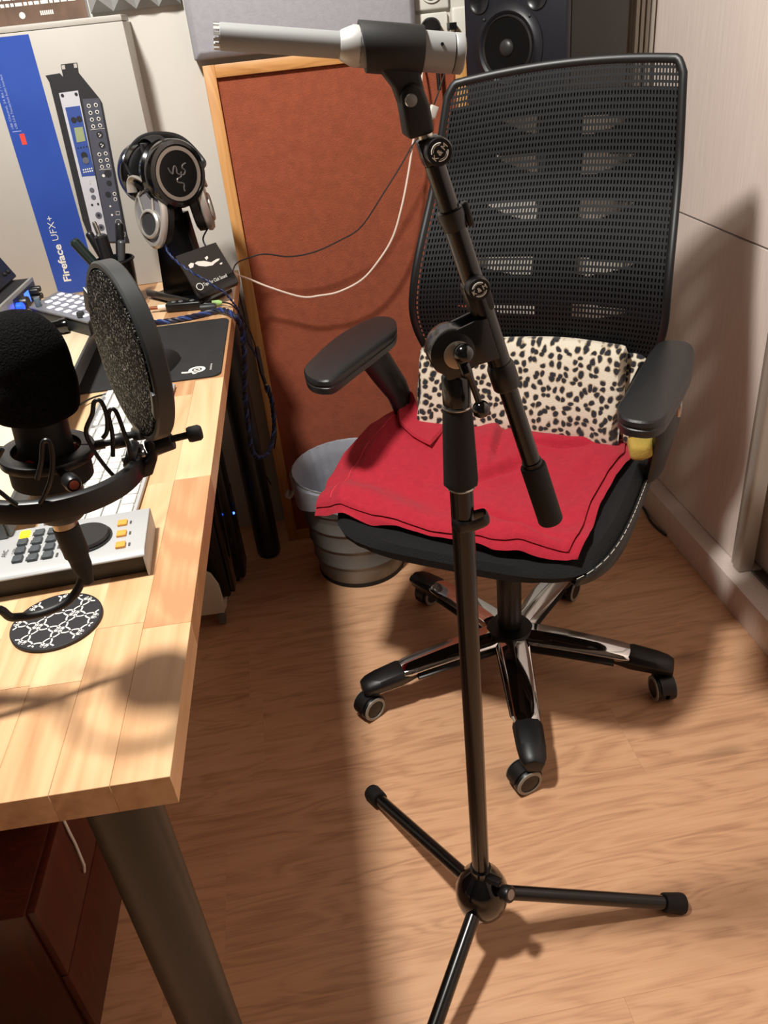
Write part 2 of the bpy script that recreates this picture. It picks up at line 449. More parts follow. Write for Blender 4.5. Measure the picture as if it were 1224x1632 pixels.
# wall sockets
def socket(loc, lab, plug):
    t = thing('wall_socket', lab, 'socket', loc, 0, 'wall sockets by the speaker')
    MB().box((0, -.006, 0), (.078, .012, .078)).build('cover_plate', WHITEP, t, bevel=.004, seg=3)
    MB().lathe([(.024, 0), (.026, .004), (.022, .004), (.0205, -.008), (.0001, -.008)], (0, -.012, 0), (0, -1, 0)).build('socket_well', WHITEP, t)
    for s in (-1, 1): MB().cyl((s * .0095, -.0035, 0), (s * .0095, -.006, 0), .0025).build('pin_hole', BLACK, t)
    return t
socket((.428, 2.0995, 1.296), 'empty white wall socket highest of the two by the speaker', 0)
s2 = socket((.424, 2.0995, 1.212), 'white wall socket filled by a round black plug', 1)
MB().lathe([(.0205, 0), (.0215, .004), (.0215, .026), (.018, .031), (.0001, .031)], (.421, 2.092, 1.222), (0, -1, 0)).tube([(.421, 2.072, 1.212), (.422, 2.050, 1.206), (.423, 2.042, 1.18), (.424, 2.034, 1.10)], .0045).build('power_plug', BLACK)
tag(bpy.data.objects['power_plug'], 'round black plug in the white wall socket left of the speaker', 'plug')
ad = MB().box((.495, 2.085, 1.215), (.05, .028, .085)).build('wall_adapter', WHITEP, bevel=.005, seg=3)
tag(ad, 'white rectangular power adapter on the wall beside the speaker', 'power adapter')
# ------------------------------------------------------------------ desk
DR = -.033
DZ = .775
dk = thing('desk', 'beech butcher-block desk on round black legs along the left side', 'desk', (-.1455, .457, 0), DR)
DM = ROOTS[dk.name]
def D(u, v, z=DZ): return DM @ V((u, v, z))
DLEN, DWID, DTH = 1.53, .80, .031
top = MB().box((-DWID / 2, DLEN / 2, DZ - DTH + .004), (DWID - .004, DLEN - .004, .006)).build('tabletop', BEECH, dk)
sw = DWID / 17
for i in range(17):
    y = -random.uniform(0, .35)
    u = -sw * (i + .5)
    while y < DLEN:
        ln = random.uniform(.22, .52); a, b_ = max(0, y), min(DLEN, y + ln)
        if DLEN - b_ < .05: b_ = DLEN
        if b_ - a > .03:
            o = MB().box((0, 0, 0), (sw - .00008, b_ - a - .00008, DTH)).build('stave', BEECH, top, bevel=.0004 if (i == 0 or a == 0) else 0, seg=1)
            o.location = (u, (a + b_) / 2, DZ - DTH / 2)
        y = b_ if b_ > y + .01 else y + ln
LEGM = mat('black_leg_paint', (24, 27, 25), .36, bump=.05, bscale=600)
for u, v, r in ((-.062, .045, .031), (-.055, DLEN - .055, .033), (-.74, .045, .031), (-.74, DLEN - .055, .033)):
    b = MB().lathe([(r, .012), (r, DZ - DTH - .004), (r + .004, DZ - DTH - .004), (r + .004, DZ - DTH)], (u, v, 0), n=40)
    l = b.build('leg', LEGM, dk)
    MB().lathe([(r - .006, 0), (r - .004, .002), (r - .004, .012)], (u, v, 0), n=32).build('foot', BLACKM, l)

# ------------------------------------------------------------------ reddish drawer cabinet under the desk
RED = wood_mat('mahogany_veneer', (54, 18, 10), (74, 26, 14), (92, 35, 20), axis=2, grain=1., rough=.35, tone=.15)
dc = thing('drawer_cabinet', 'reddish-brown wooden drawer cabinet under the near end of the desk', 'cabinet', (-.46, .70, 0), DR)
def cb(name, x0, x1, y0, y1, z0, z1, bv=.002, par=None):
    return MB().box(((x0 + x1) / 2, (y0 + y1) / 2, (z0 + z1) / 2), (x1 - x0, y1 - y0, z1 - z0)).build(name, RED, par or dc, bevel=bv)
cb('carcass', -.34, 0, 0, .5, .012, .31)
cb('upper_carcass', -.34, -.015, .15, .5, .31, .55)
cb('side_panel', 0, .012, .006, .5, .0, .155)
cb('side_panel', 0, .012, .006, .5, .1585, .306)
cb('base_plinth', -.33, -.01, .01, .49, 0, .012)
o = MB().tube([(.013, .16, .30), (.016, .155, .27), (.014, .16, .24), (.018, .15, .2), (.014, .15, .185)], .0022).build('key_cord', WHITEP, dc)

# ------------------------------------------------------------------ computer and its wheeled holder
pt = thing('computer_trolley', 'cream plastic wheeled computer trolley under the desk', 'trolley', (-.36, 1.705, 0), DR)
CREAM = mat('cream_plastic', (200, 190, 168), .45)
t_ = MB()
pl = [(-.155, .035)]
pl = [(-.10, .048), (.098, .048), (.103, .06), (.10, .13), (.088, .165), (.06, .185), (-.10, .185)]
t_.prism([(p[0], p[1]) for p in pl], .012, frame_of((0, -1, 0), (1, 0, 0)), (0, -.063, 0))
t_.box((0, .02, .056), (.206, .16, .014))
t_.build('side_shell', CREAM, pt, bevel=.003)
for sx in (-1, 1):
    for sy in (-1, 1):
        w = MB().cyl((sx * .085 - .008, sy * .05, .022), (sx * .085 + .008, sy * .05, .022), .021).build('castor', mat('castor_grey', (96, 92, 86), .5), pt, bevel=.002)
        MB().box((sx * .085, sy * .05 + .0, .044), (.02, .022, .012)).build('castor_mount', CREAM, w)
pc = thing('computer_tower', 'black computer tower with a small blue light under the desk', 'computer', (-.355, 1.72, .066), DR)
MB().box((-.005, .02, .225), (.235, .145, .45)).build('case', mat('pc_black', (16, 16, 17), .35), pc, bevel=.006)
MB().box((.119, .02, .225), (.012, .135, .43)).build('front_panel', GLOSS, pc, bevel=.003)
MB().box((.1265, .05, .10), (.003, .01, .01)).build('drive_slot', DARKG, pc)
sp = thing('uninterruptible_power_box', 'tall slim black box standing on the floor behind the computer', 'power unit', (-.335, 1.865, 0), DR)
MB().box((0, 0, .26), (.24, .09, .50)).build('case', mat('pc_black', (16, 16, 17), .35), sp, bevel=.008)
MB().box((0, 0, .008), (.2, .08, .016)).build('foot_strip', BLACKM, sp)
MB().ball((.121, -.02, .20), .0035).build('blue_light', mat('blue_led', (40, 80, 255), .4, emit=(60, 100, 255), estr=6), sp)
MB().box((.121, .02, .20), (.003, .03, .12)).build('front_strip', GLOSS, sp, bevel=.001)

# ------------------------------------------------------------------ cardboard product box
BX0, BX1, BZ0, BZ1, BY = -.66, -.230, .7755, 1.297, 1.965
CARD = mat('white_card', (184, 180, 173), .5, 0, (177, 173, 165), 4)
bx = thing('product_box', 'large white cardboard box with a blue stripe standing on the desk', 'box', ((BX0 + BX1) / 2, BY + .055, BZ0))
MB().box(((BX0 + BX1) / 2, BY + .06, (BZ0 + BZ1) / 2), (BX1 - BX0, .12, BZ1 - BZ0)).build('carton', CARD, bx, bevel=.0015, W=True)
MB().box(((BX0 + BX1) / 2, BY + .061, BZ1 + .0065), (BX1 - BX0 - .001, .118, .011)).build('lid_flap', CARD, bx, bevel=.002, W=True)
def B(u, v, d=.0004): return at(u, v, 'y', BY - d)
def patch(name, pts, material, par, d=.0004, th=.0003):
    return MB().extrude([B(u, v, d) for u, v in pts], (0, th * .9, 0)).build(name, material, par, W=True, smooth=False)
BLUE = mat('blue_print', (40, 72, 160), .45, 0, (46, 80, 168), 8)
MB().box((-.4635, BY - .0004, (BZ0 + BZ1) / 2 - .001), (.093, .0006, BZ1 - BZ0 - .008)).build('blue_stripe', BLUE, bx, W=True, smooth=False)
UP = V((0, 0, 1)); RT = V((1, 0, 0))
text('Fireface', (-.474, BY - .001, .806), UP, -RT, .0155, WHITEI, bx, 'bold_lettering', bold=.028, width=.083)
text('UFX+', (-.474, BY - .001, .898), UP, -RT, .0148, WHITEI, bx, 'light_lettering', bold=-.008, width=.052)
PALEI = mat('pale_blue_ink', (150, 165, 215), .6)
text('188 Channel, 24 Bit / 192 kHz', (-.4985, BY - .001, 1.128), UP, -RT, .0045, PALEI, bx, 'small_lettering', bold=.01, width=.105)
text('USB 3.0 & Thunderbolt Audio Interface', (-.4905, BY - .001, 1.128), UP, -RT, .0045, PALEI, bx, 'small_lettering', bold=.01, width=.10)
MB().box((-.494, BY - .0009, 1.123), (.018, .0003, .0014)).build('thin_rule', PALEI, bx, W=True, smooth=False)
MB().box((-.486, BY - .0009, 1.107), (.010, .0003, .021)).build('red_mark', mat('red_print', (226, 70, 56), .5), bx, W=True, smooth=False)
# printed picture of the rack unit
PB = mat('print_black', (38, 38, 42), .5); PG = mat('print_dark_grey', (74, 76, 88), .5); PS = mat('print_silver', (196, 196, 204), .5)
PBL = mat('print_panel_blue', (52, 78, 150), .5); PD = mat('print_mid_grey', (96, 98, 108), .5); PY = mat('print_screen', (150, 160, 120), .5)
def Q(x, y): return (40 + x / 4.8, 60 + y / 4.8)
def ppatch(name, pts, mt, d, par=None): return patch(name, [Q(*p) for p in pts], mt, par or bx, d)
art = ppatch('printed_rack_unit', [(155, 290), (265, 272), (290, 300), (272, 205), (398, 190), (410, 268), (570, 465), (590, 500), (780, 1500), (800, 1570), (560, 1570), (480, 1500), (440, 1400), (240, 560), (185, 340)], PB, .0012)
ppatch('printed_ear_hole', [(278, 212), (302, 208), (308, 240), (284, 244)], CARD, .0016)
ppatch('printed_ear_hole', [(370, 200), (394, 197), (400, 229), (376, 232)], CARD, .0016)
ppatch('printed_front', [(258, 424), (404, 404), (640, 1570), (535, 1570)], PS, .0016)
ppatch('printed_back', [(437, 470), (568, 462), (770, 1560), (640, 1560)], PG, .0016)
ppatch('printed_display_area', [(306, 535), (418, 520), (536, 1055), (434, 1064)], PBL, .002)
ppatch('printed_screen', [(374, 690), (440, 682), (462, 790), (396, 802)], PY, .0024)
dots = MB(); rings = MB(); dk2 = MB(); gr = MB()
def pdot(mb, x, y, r, d=.0024, n=14, inner=None):
    c = B(*Q(x, y), d); r = r * .00026
    pts = [c + V((r * cos(2 * pi * k / n), 0, r * sin(2 * pi * k / n))) for k in range(n)]
    mb.extrude(pts, (0, .0002, 0))
for (x, y) in [(487, 522), (541, 515), (500, 575), (551, 568), (511, 627), (562, 621), (521, 679), (573, 672), (568, 893), (617, 886), (578, 942), (627, 935), (588, 988), (636, 980), (684, 1195), (690, 1236)]:
    pdot(rings, x, y, 15, .0022); pdot(dots, x, y, 9, .0027)
for (x, y, r) in [(571, 743, 27), (588, 822, 27), (633, 1040, 30), (643, 1114, 22), (635, 1200, 24)]: pdot(dk2, x, y, r, .0022)
for (x, y, r) in [(564, 736, 5), (578, 745, 5), (571, 755, 5), (581, 815, 5), (595, 824, 5), (588, 834, 5), (600, 1056, 12), (665, 1357, 9), (652, 1290, 8)]: pdot(rings, x, y, r, .0027)
for (x, y, r) in [(511, 1167, 20), (523, 1221, 20), (563, 1360, 28), (582, 1452, 28), (603, 1542, 28)]: pdot(gr, x, y, r, .0024)
for (x, y, r) in [(512, 1279, 9), (558, 1272, 9), (563, 1360, 12), (582, 1452, 12), (603, 1542, 12), (372, 630, 22), (414, 622, 22), (452, 900, 26), (285, 442, 12), (390, 432, 12)]: pdot(dots, x, y, r, .0029)
pdot(gr, 465, 940, 26, .0031)
for i in range(5):
    for j in range(2): pdot(rings, 446 + i * 16 + j * 4, 1012 + j * 18 - i * 3, 6, .0024)
for i in range(4): pdot(dots, 405 + i * 22, 846 - i * 4, 6, .0024)
for (xa, ya, xb, yb) in [(500, 706, 608, 694), (570, 1012, 660, 1004)]:
    a, b_ = B(*Q(xa, ya), .0024), B(*Q(xb, yb), .0024); rings.tube([a, b_], .0004, 6)
for (xa, ya, w, h) in [(696, 1330, 28, 26), (712, 1492, 24, 30), (744, 1490, 22, 30), (492, 1090, 10, 26)]:
    p = [B(*Q(xa, ya), .0024), B(*Q(xa + w, ya), .0024), B(*Q(xa + w, ya + h), .0024), B(*Q(xa, ya + h), .0024)]
    for q in range(4): rings.tube([p[q], p[(q + 1) % 4]], .0004, 5)
for (x, y, r) in [(713, 1412, 24), (722, 1462, 22)]: 
    c = B(*Q(x, y), .0024); rings.tube([c + V((r * .00026 * cos(a * pi / 8), 0, r * .00026 * sin(a * pi / 8))) for a in range(16)], .0004, 5, closed=True)
tag(rings.build('printed_sockets', WHITEI, art, W=True, smooth=False), kind='stuff'); tag(dots.build('printed_holes', PB, art, W=True, smooth=False), kind='stuff')
tag(dk2.build('printed_connectors', PB, art, W=True, smooth=False), kind='stuff'); tag(gr.build('printed_knobs', PD, art, W=True, smooth=False), kind='stuff')
lg = MB()
for k, (x, h) in enumerate(((0, .010), (.004, .015), (.008, .009))): lg.box((-.251 + x, BY - .001, 1.062 + h / 2 - .003), (.0016, .0003, h))
lg.build('blue_bar_mark', BLUE, bx, W=True, smooth=False)

# ------------------------------------------------------------------ mouse mat, mouse
MATC = mat('mouse_mat_cloth', (30, 30, 31), .8, 0, (36, 36, 37), 30, bump=.3, bscale=900)
mm = thing('mouse_mat', 'black cloth mouse mat with a white emblem on the far half of the desk', 'mouse mat', tuple(D(-.13, 1.0)), DR)
b = MB(); out = []
hw, hd, rr = .155, .155, .016
for cx, cy, a0 in ((hw - rr, hd - rr, 0), (-hw + rr, hd - rr, 90), (-hw + rr, -hd + rr, 180), (hw - rr, -hd + rr, 270)):
    for k in range(7): a = radians(a0 + k * 15); out.append((cx + rr * cos(a), cy + rr * sin(a)))
out = [(x - .030, y + .0) for x, y in out]
b.prism(out, .003, o=(0, 0, .0003)); b.build('pad', MATC, mm, bevel=.001)
lo = MB()
cx, cy = .083, -.118
def ring(mb, cx, cy, ro, ri, z, n=28, sq=1.):
    vs = [V((cx + r * cos(2 * pi * k / n), cy + r * sq * sin(2 * pi * k / n), z)) for r in (ro, ri) for k in range(n)]
    mb.add(vs, [(k, (k + 1) % n, n + (k + 1) % n, n + k) for k in range(n)])
def disc(mb, cx, cy, r, z, n=20): mb.add([V((cx + r * cos(2 * pi * k / n), cy + r * sin(2 * pi * k / n), z)) for k in range(n)], [tuple(range(n))])
zz = .0036
ring(lo, cx, cy, .0145, .0085, zz); ring(lo, cx, cy, .0058, .003, zz); disc(lo, cx - .003, cy - .0155, .004, zz); disc(lo, cx - .019, cy - .0065, .0025, zz)
lo.tube([(cx - .009, cy - .009, zz), (cx - .018, cy - .010, zz), (cx - .025, cy - .008, zz)], .0018, 6)
lo.build('emblem', WHITEI, mm, smooth=False)
text('steelseries', ROOTS[mm.name] @ V((.108, -.128, .0034)), DM.to_3x3() @ UP.cross(RT), DM.to_3x3() @ V((-1, 0, 0)), .004, WHITEI, mm, width=.03, depth=.0003)
ms = thing('computer_mouse', 'black computer mouse on the mouse mat behind the foam pop filter', 'mouse', tuple(at(248, 590, 'z', DZ + .0034)), radians(70))
b = MB(); b.grid(lambda s, t: V(((s - .5) * .118, (t - .5) * .062 * (1 - .25 * (2 * s - 1) ** 2), .034 * max(0, (1 - (2 * s - 1) ** 4)) ** .5 * max(0, 1 - (2 * t - 1) ** 4) ** .5 * (1 - .25 * s))), 24, 16)
b.add([(-.059, -.022, 0), (.059, -.022, 0), (.059, .022, 0), (-.059, .022, 0)], [(0, 1, 2, 3)])
b.build('shell', BLACKM, ms)
MB().cyl((-.03, -.004, .031), (-.03, .004, .031), .006).build('scroll_wheel', BLACK, ms)
MB().tube(spline([(-.058, 0, .008), (-.09, .01, .004), (-.12, .05, .004), (-.15, .06, .004)]), .0016, 8).build('mouse_lead', BLACK, ms)

# ------------------------------------------------------------------ keyboard
kb = thing('computer_keyboard', 'slim aluminium keyboard with white keys between shock mount and mouse mat', 'keyboard', (-.2155, .861, DZ), radians(-2.8))
# local: x = 0 right long edge (towards the sitter), -x across the six rows; y along the length
MB().box((-.0585, .2095, .0045), (.117, .421, .006)).build('body', mat('matt_silver', (176, 178, 178), .5, .1), kb, bevel=.0018)
MB().cyl((-.108, .03, .0055), (-.108, .39, .0055), .0055).build('battery_tube', ALU, kb)
KEYM = mat('white_key', (232, 230, 224), .4)
keydata = {}
def key(u, v, w, h):
    kk = (round(w, 4), round(h, 4))
    if kk not in keydata:
        o = MB().box((0, 0, 0), (w, h, .003)).build('key', KEYM, kb, bevel=.0008, seg=1); keydata[kk] = o
    else:
        o = keydata[kk].copy(); COL.objects.link(o); o.parent = kb
    o.location = (u, v, .0090)
P = .0188; g = .0026
rows_ = [(0, [1.25, 1.25, 1.5, 5.5, 1.5, 1.25, 1.75]), (1, [2.25] + [1] * 10 + [2.25 - .5 + .5]), (2, [1.75] + [1] * 11 + [1.75]), (3, [1.5] + [1] * 12 + [1]), (4, [1] * 13 + [1.5]), (5, [1] * 14)]
for r_, ws in rows_:
    tot = sum(ws); sc_ = 14.5 * P * .985 / tot; yv = .006
    for w in ws:
        hh = .0158 if r_ < 5 else .010
        key(-.0125 - r_ * .0187 + (.002 if r_ == 5 else 0), yv + w * sc_ / 2, hh, w * sc_ - g); yv += w * sc_
for r_ in range(6):
    hh = .0158 if r_ < 5 else .010; u = -.0125 - r_ * .0187 + (.002 if r_ == 5 else 0)
    cols = [1] if r_ == 1 else ([] if r_ == 2 else [0, 1, 2])
    for c_ in cols: key(u, .2835 + P * (c_ + .5), hh, P - g)
    for c_ in range(4):
        if r_ == 0 and c_ == 1: continue
        if r_ == 0 and c_ == 0: key(u, .3440 + P * 1, hh, 2 * P - g); continue
        if r_ == 1 and c_ == 3: continue
        if r_ == 0 and c_ == 3: key(u - .0187 / 2, .3440 + P * 3.5, hh + .0187, P - g); continue
        key(u, .3440 + P * (c_ + .5), hh, P - g)

# ------------------------------------------------------------------ monitor controller (silver desktop remote)
rc = thing('monitor_controller', 'silver desktop audio controller with lit yellow button and big black dial', 'audio controller', (-.187, .742, DZ), radians(1.5))
RW, RD = .205, .097
# side profile (y, z): back low, curved front lip
pr = [(0, .0265), (.004, .0285), (.012, .030), (RD - .004, .0305), (RD, .028), (RD, .0265), (RD - .005, .0272), (.012, .0268), (.004, .0255), (.0, .0245)]
R_yz = Matrix(((0, 0, 1), (1, 0, 0), (0, 1, 0)))
MB().prism(pr, RW, R_yz, (-RW, 0, 0)).build('top_plate', mat('matt_silver', (176, 178, 178), .5, .1), rc, bevel=.0005, seg=1)
MB().box((-.0012, RD / 2, .0135), (.0025, RD, .026)).build('side_plate', mat('matt_silver', (176, 178, 178), .5, .1), rc, bevel=.001)
MB().box((-RW / 2 - .001, RD / 2 + .003, .0132), (RW - .004, RD - .010, .0256)).build('base', mat('dark_bronze', (34, 28, 20), .5), rc, bevel=.001)
def RCp(u, v, z=.0305): return ROOTS[rc.name].inverted() @ at(u, v, 'z', DZ + z)
KD = mat('slate_button', (66, 72, 76), .45); KY = mat('lit_yellow_button', (255, 205, 40), .4, emit=(255, 190, 20), estr=2.2); KO = mat('amber_button', (216, 150, 60), .4, emit=(220, 140, 40), estr=.15)
colx = []
for c_ in range(3):
    tp = RCp(*[(40.5, 853), (63.5, 850.5), (85.5, 847.5)][c_]); bt = RCp(*[(28.5, 892.5), (52.5, 890), (76.5, 886)][c_])
    for k in range(4):
        p = tp.lerp(bt, k / 3.0); p.z = .0318
        o = MB().box((0, 0, 0), (.0105, .0118, .0035)).build('button', KY if (c_ == 0 and k == 0) else KD, rc, bevel=.0006, seg=1)
        o.location = p
        if c_ == 0 and k == 0: o['label'] = 'lit yellow button'
        MB().box((p.x + .0095, p.y - .001, .0307), (.0022, .0075, .0003)).build('print_mark', DARKI, rc, smooth=False)
for (u, v) in ((195.5, 834.5), (194, 851.5), (192.5, 869.5)):
    p = RCp(u, v); o = MB().box((p.x, p.y, .0315), (.0105, .011, .003)).build('amber_button', KO, rc, bevel=.0008)
    MB().box((p.x + .009, p.y, .0307), (.002, .006, .0003)).build('print_mark', DARKI, rc, smooth=False)
p = RCp(137, 859.5)
MB().lathe([(.0285, .0305), (.0285, .0320), (.0265, .0325), (.0268, .0345), (.0250, .0365), (.0001, .0365)], (p.x, p.y, 0), n=48).build('dial', BLACK, rc)
pa = RCp(5, 884); text('ARC', ROOTS[rc.name] @ V((pa.x + .004, pa.y - .006, .0308)), V((0, 1, 0)), V((-1, 0, 0)), .0055, DARKI, rc, width=.014)
text('USB', ROOTS[rc.name] @ V((pa.x + .0125, pa.y - .002, .0308)), V((0, 1, 0)), V((-1, 0, 0)), .0035, DARKI, rc, width=.010)

# ------------------------------------------------------------------ coaster
cs = thing('coaster', 'round black coaster with a white trellis pattern on the desk', 'coaster', (-.2742, .6835, DZ), radians(20))
MB().lathe([(.0435, 0), (.0450, .0008), (.0450, .0034), (.0440, .0042), (.0001, .0042)], n=56).build('disc', mat('coaster_black', (24, 23, 28), .55), cs)
pt_ = MB(); S = .036
def arc_ribbon(cx, cy, r, a0, a1, w=.0017, n=10):
    L = []
    for k in range(n + 1):
        a = a0 + (a1 - a0) * k / n
        pi_, po_ = (cx + (r - w / 2) * cos(a), cy + (r - w / 2) * sin(a)), (cx + (r + w / 2) * cos(a), cy + (r + w / 2) * sin(a))
        L.append((pi_, po_))
    for k in range(n):
        q = [L[k][0], L[k][1], L[k + 1][1], L[k + 1][0]]
        if all(x * x + y * y < .0432 ** 2 for x, y in q): pt_.add([(x, y, .0044) for x, y in q], [(0, 1, 2, 3)])
for i in range(-3, 4):
    for j in range(-3, 4):
        for ox, oy in ((0, 0), (.5, .5)):
            cx, cy = (i + ox) * S, (j + oy) * S
            for k in range(4):
                a = k * pi / 2
                rx, ry = cx + .24 * S * cos(a) * 1.25, cy + .24 * S * sin(a) * 1.25
                arc_ribbon(rx, ry, .255 * S, a - 1.62, a + 1.62)
pt_.build('trellis_pattern', WHITEI, cs, smooth=False)
def rpx(p, px): return px * (V(p) - CAM).dot(CF) / FPX

# ------------------------------------------------------------------ monitor riser and what stands on it
rs = thing('monitor_riser', 'pale wooden riser shelf with dark grey edges on the desk', 'shelf', (-.53, 1.25, DZ))
PALE = wood_mat('pale_birch', (205, 185, 150), (222, 204, 172), (234, 218, 188), axis=1, grain=.7, rough=.45, tone=.1, wave=.4)
RX = -.344; RZ = .832
MB().box((RX - .17, 1.255, RZ - .006), (.34, .87, .012)).build('top_board', PALE, rs, W=True, bevel=.001)
MB().box((RX + .002, 1.255, RZ - .013), (.004, .874, .026)).build('edge_rail', mat('rail_grey', (92, 94, 94), .4, .5), rs, W=True, bevel=.001)
MB().box((RX - .17, .817, RZ - .013), (.34, .004, .026)).build('edge_rail', mat('rail_grey', (92, 94, 94), .4, .5), rs, W=True, bevel=.001)
for yy in (.86, 1.64):
    MB().box((RX - .17, yy, (DZ + RZ - .013) / 2), (.30, .014, RZ - .013 - DZ)).build('support', BLACK, rs, W=True, bevel=.001)

kp = thing('button_controller', 'grey controller with rows of white square buttons on the riser', 'controller', tuple(at(98, 495, 'z', RZ)[:2]) + (RZ,), radians(-8))
KPC = ROOTS[kp.name]
c = [at(46, 489, 'z', RZ + .028), at(92, 464, 'z', RZ + .028), at(172, 476, 'z', RZ + .028), at(140, 513, 'z', RZ + .028)]
MB().extrude([p - V((0, 0, .0035)) for p in c], (0, 0, .0035)).build('top_plate', mat('controller_grey', (128, 130, 138), .4, .3), kp, W=True, bevel=.001)
kc_ = V(((c[0].x + c[2].x) / 2, (c[0].y + c[2].y) / 2, RZ))
MB().extrude([V((p.x, p.y, RZ)).lerp(kc_, .04) for p in c], (0, 0, .0243)).build('case', DARKG, kp, W=True, bevel=.001)
def bil(s, t): return c[0].lerp(c[1], t).lerp(c[3].lerp(c[2], t), s)
for i in range(6):
    for j in range(4):
        if i == 0 and j == 0: continue
        p = bil(.17 + i * .148, .16 + j * .22); R = Matrix.Rotation(atan2((c[3] - c[0]).y, (c[3] - c[0]).x), 3, 'Z')
        MB().box(p + V((0, 0, .0018)), (.0105, .0125, .0036), R).build('button', mat('white_button', (230, 228, 232), .4, emit=(230, 230, 255), estr=.25), kp, W=True, bevel=.001, seg=1)
p = bil(.12, .12); MB().cyl(p, p + V((0, 0, .016)), .0055).build('knob', mat('blue_grey_knob', (84, 100, 112), .4), kp, W=True, bevel=.001)
p = bil(.86, .10); MB().cyl(p, p + V((0, 0, .010)), .0065).build('knob', DARKG, kp, W=True, bevel=.001)

# glossy barrel lying on the riser in front of the controller
p0 = at(92, 514, 'z', RZ + .0135); p1 = at(104, 519, 'z', RZ + .0135)
lb = MB(); ax = (p1 - p0).normalized(); ax = V((.96, .28, 0)).normalized(); pc_ = at(106, 518, 'z', RZ + .0135)
lb.lathe([(.008, -.075), (.012, -.07), (.012, -.012), (.0134, -.010), (.0134, 0), (.011, .001), (.010, -.004), (.0001, -.004)], pc_, ax, n=28)
tag(lb.build('black_barrel', GLOSS), 'small glossy black barrel lying on the riser in front of the button controller', 'barrel')

au = thing('audio_interface', 'silver and blue rack audio interface with a glowing blue knob', 'audio interface', (-.56, 1.60, RZ), radians(0))
fz0, fz1 = RZ + .004, RZ + .048
fa = at(-70, 515, 'z', fz1); fb = at(54, 442, 'z', fz1)
fb = at(52, 441, 'z', RZ + .05); fa = fb + V((-.02, -.40, 0)) ; 
dirf = (at(0, 489, 'z', RZ + .05) - fb); dirf.z = 0; dirf.normalize()
nrm = V((dirf.y, -dirf.x, 0));  nrm = nrm if nrm.x > 0 else -nrm
FB = V((fb.x, fb.y, 0)); FL_ = .30
def FI(s, h, o=0.): return FB + dirf * s + nrm * o + V((0, 0, RZ + h))
fr = MB().extrude([FI(0, .005), FI(FL_, .005), FI(FL_, .050), FI(0, .050)], nrm * -.006).build('front_plate', ALU, au, W=True, bevel=.0008)
MB().extrude([FI(.004, .003, -.006), FI(FL_ - .004, .003, -.006), FI(FL_ - .004, .049, -.006), FI(.004, .049, -.006)], nrm * -.16).build('case', BLACKM, au, W=True, bevel=.001)
MB().extrude([FI(.006, .010), FI(.135, .010), FI(.135, .043), FI(.006, .043)], nrm * .0006).build('blue_panel', mat('interface_blue', (40, 50, 84), .35), fr, W=True, smooth=False)
MB().extrude([FI(.048, .015), FI(.075, .015), FI(.075, .037), FI(.048, .037)], nrm * .001).build('display', mat('lit_display', (80, 130, 235), .3, emit=(70, 120, 255), estr=1.6), fr, W=True, smooth=False)
for s_, h_, r_ in ((.018, .030, .006), (.034, .030, .006), (.018, .016, .006), (.034, .016, .006), (.098, .026, .012)):
    MB().lathe([(r_, 0), (r_, .012), (r_ * .9, .014), (.0001, .014)], FI(s_, h_), nrm).build('knob', BLACK, fr, W=True)
MB().lathe([(.0085, 0), (.0085, .010), (.006, .013), (.0001, .013)], FI(.125, .026), nrm).build('glowing_knob', mat('glow_blue', (30, 70, 255), .3, emit=(20, 70, 255), estr=2.0), fr, W=True)
MB().extrude([FI(-.03, .0, -.03), FI(-.03, .0, -.15), FI(.29, .0, -.15), FI(.29, .0, -.03)], (0, 0, .004)).build('foot', BLACKM, au, W=True)

tb = thing('small_display', 'black display tilted on top of the silver audio interface', 'display', tuple(FI(.06, .051, -.08)), 0)
t0 = FI(-.008, .052, -.030); t1 = FI(.20, .052, -.030); tu = (V((0, 0, 1)) * .88 - nrm * .45).normalized()
MB().extrude([t0, t1, t1 + tu * .15, t0 + tu * .15], -nrm * .02).build('housing', BLACK, tb, W=True, bevel=.006, seg=3)
e_ = tu.cross((t1 - t0).normalized()); e_ = e_ if e_.x > 0 else -e_
q0 = t0 + (t1 - t0).normalized() * .016 + tu * .036
MB().extrude([q0, q0 + (t1 - t0).normalized() * .17, q0 + (t1 - t0).normalized() * .17 + tu * .10, q0 + tu * .10], e_ * .001).build('screen', mat('dark_screen', (18, 22, 46), .12), tb, W=True, smooth=False)
for k in (.022, .042): MB().ball(t0 + (t1 - t0).normalized() * k + tu * .018, .0042).build('button', BLACKM, tb, W=True)

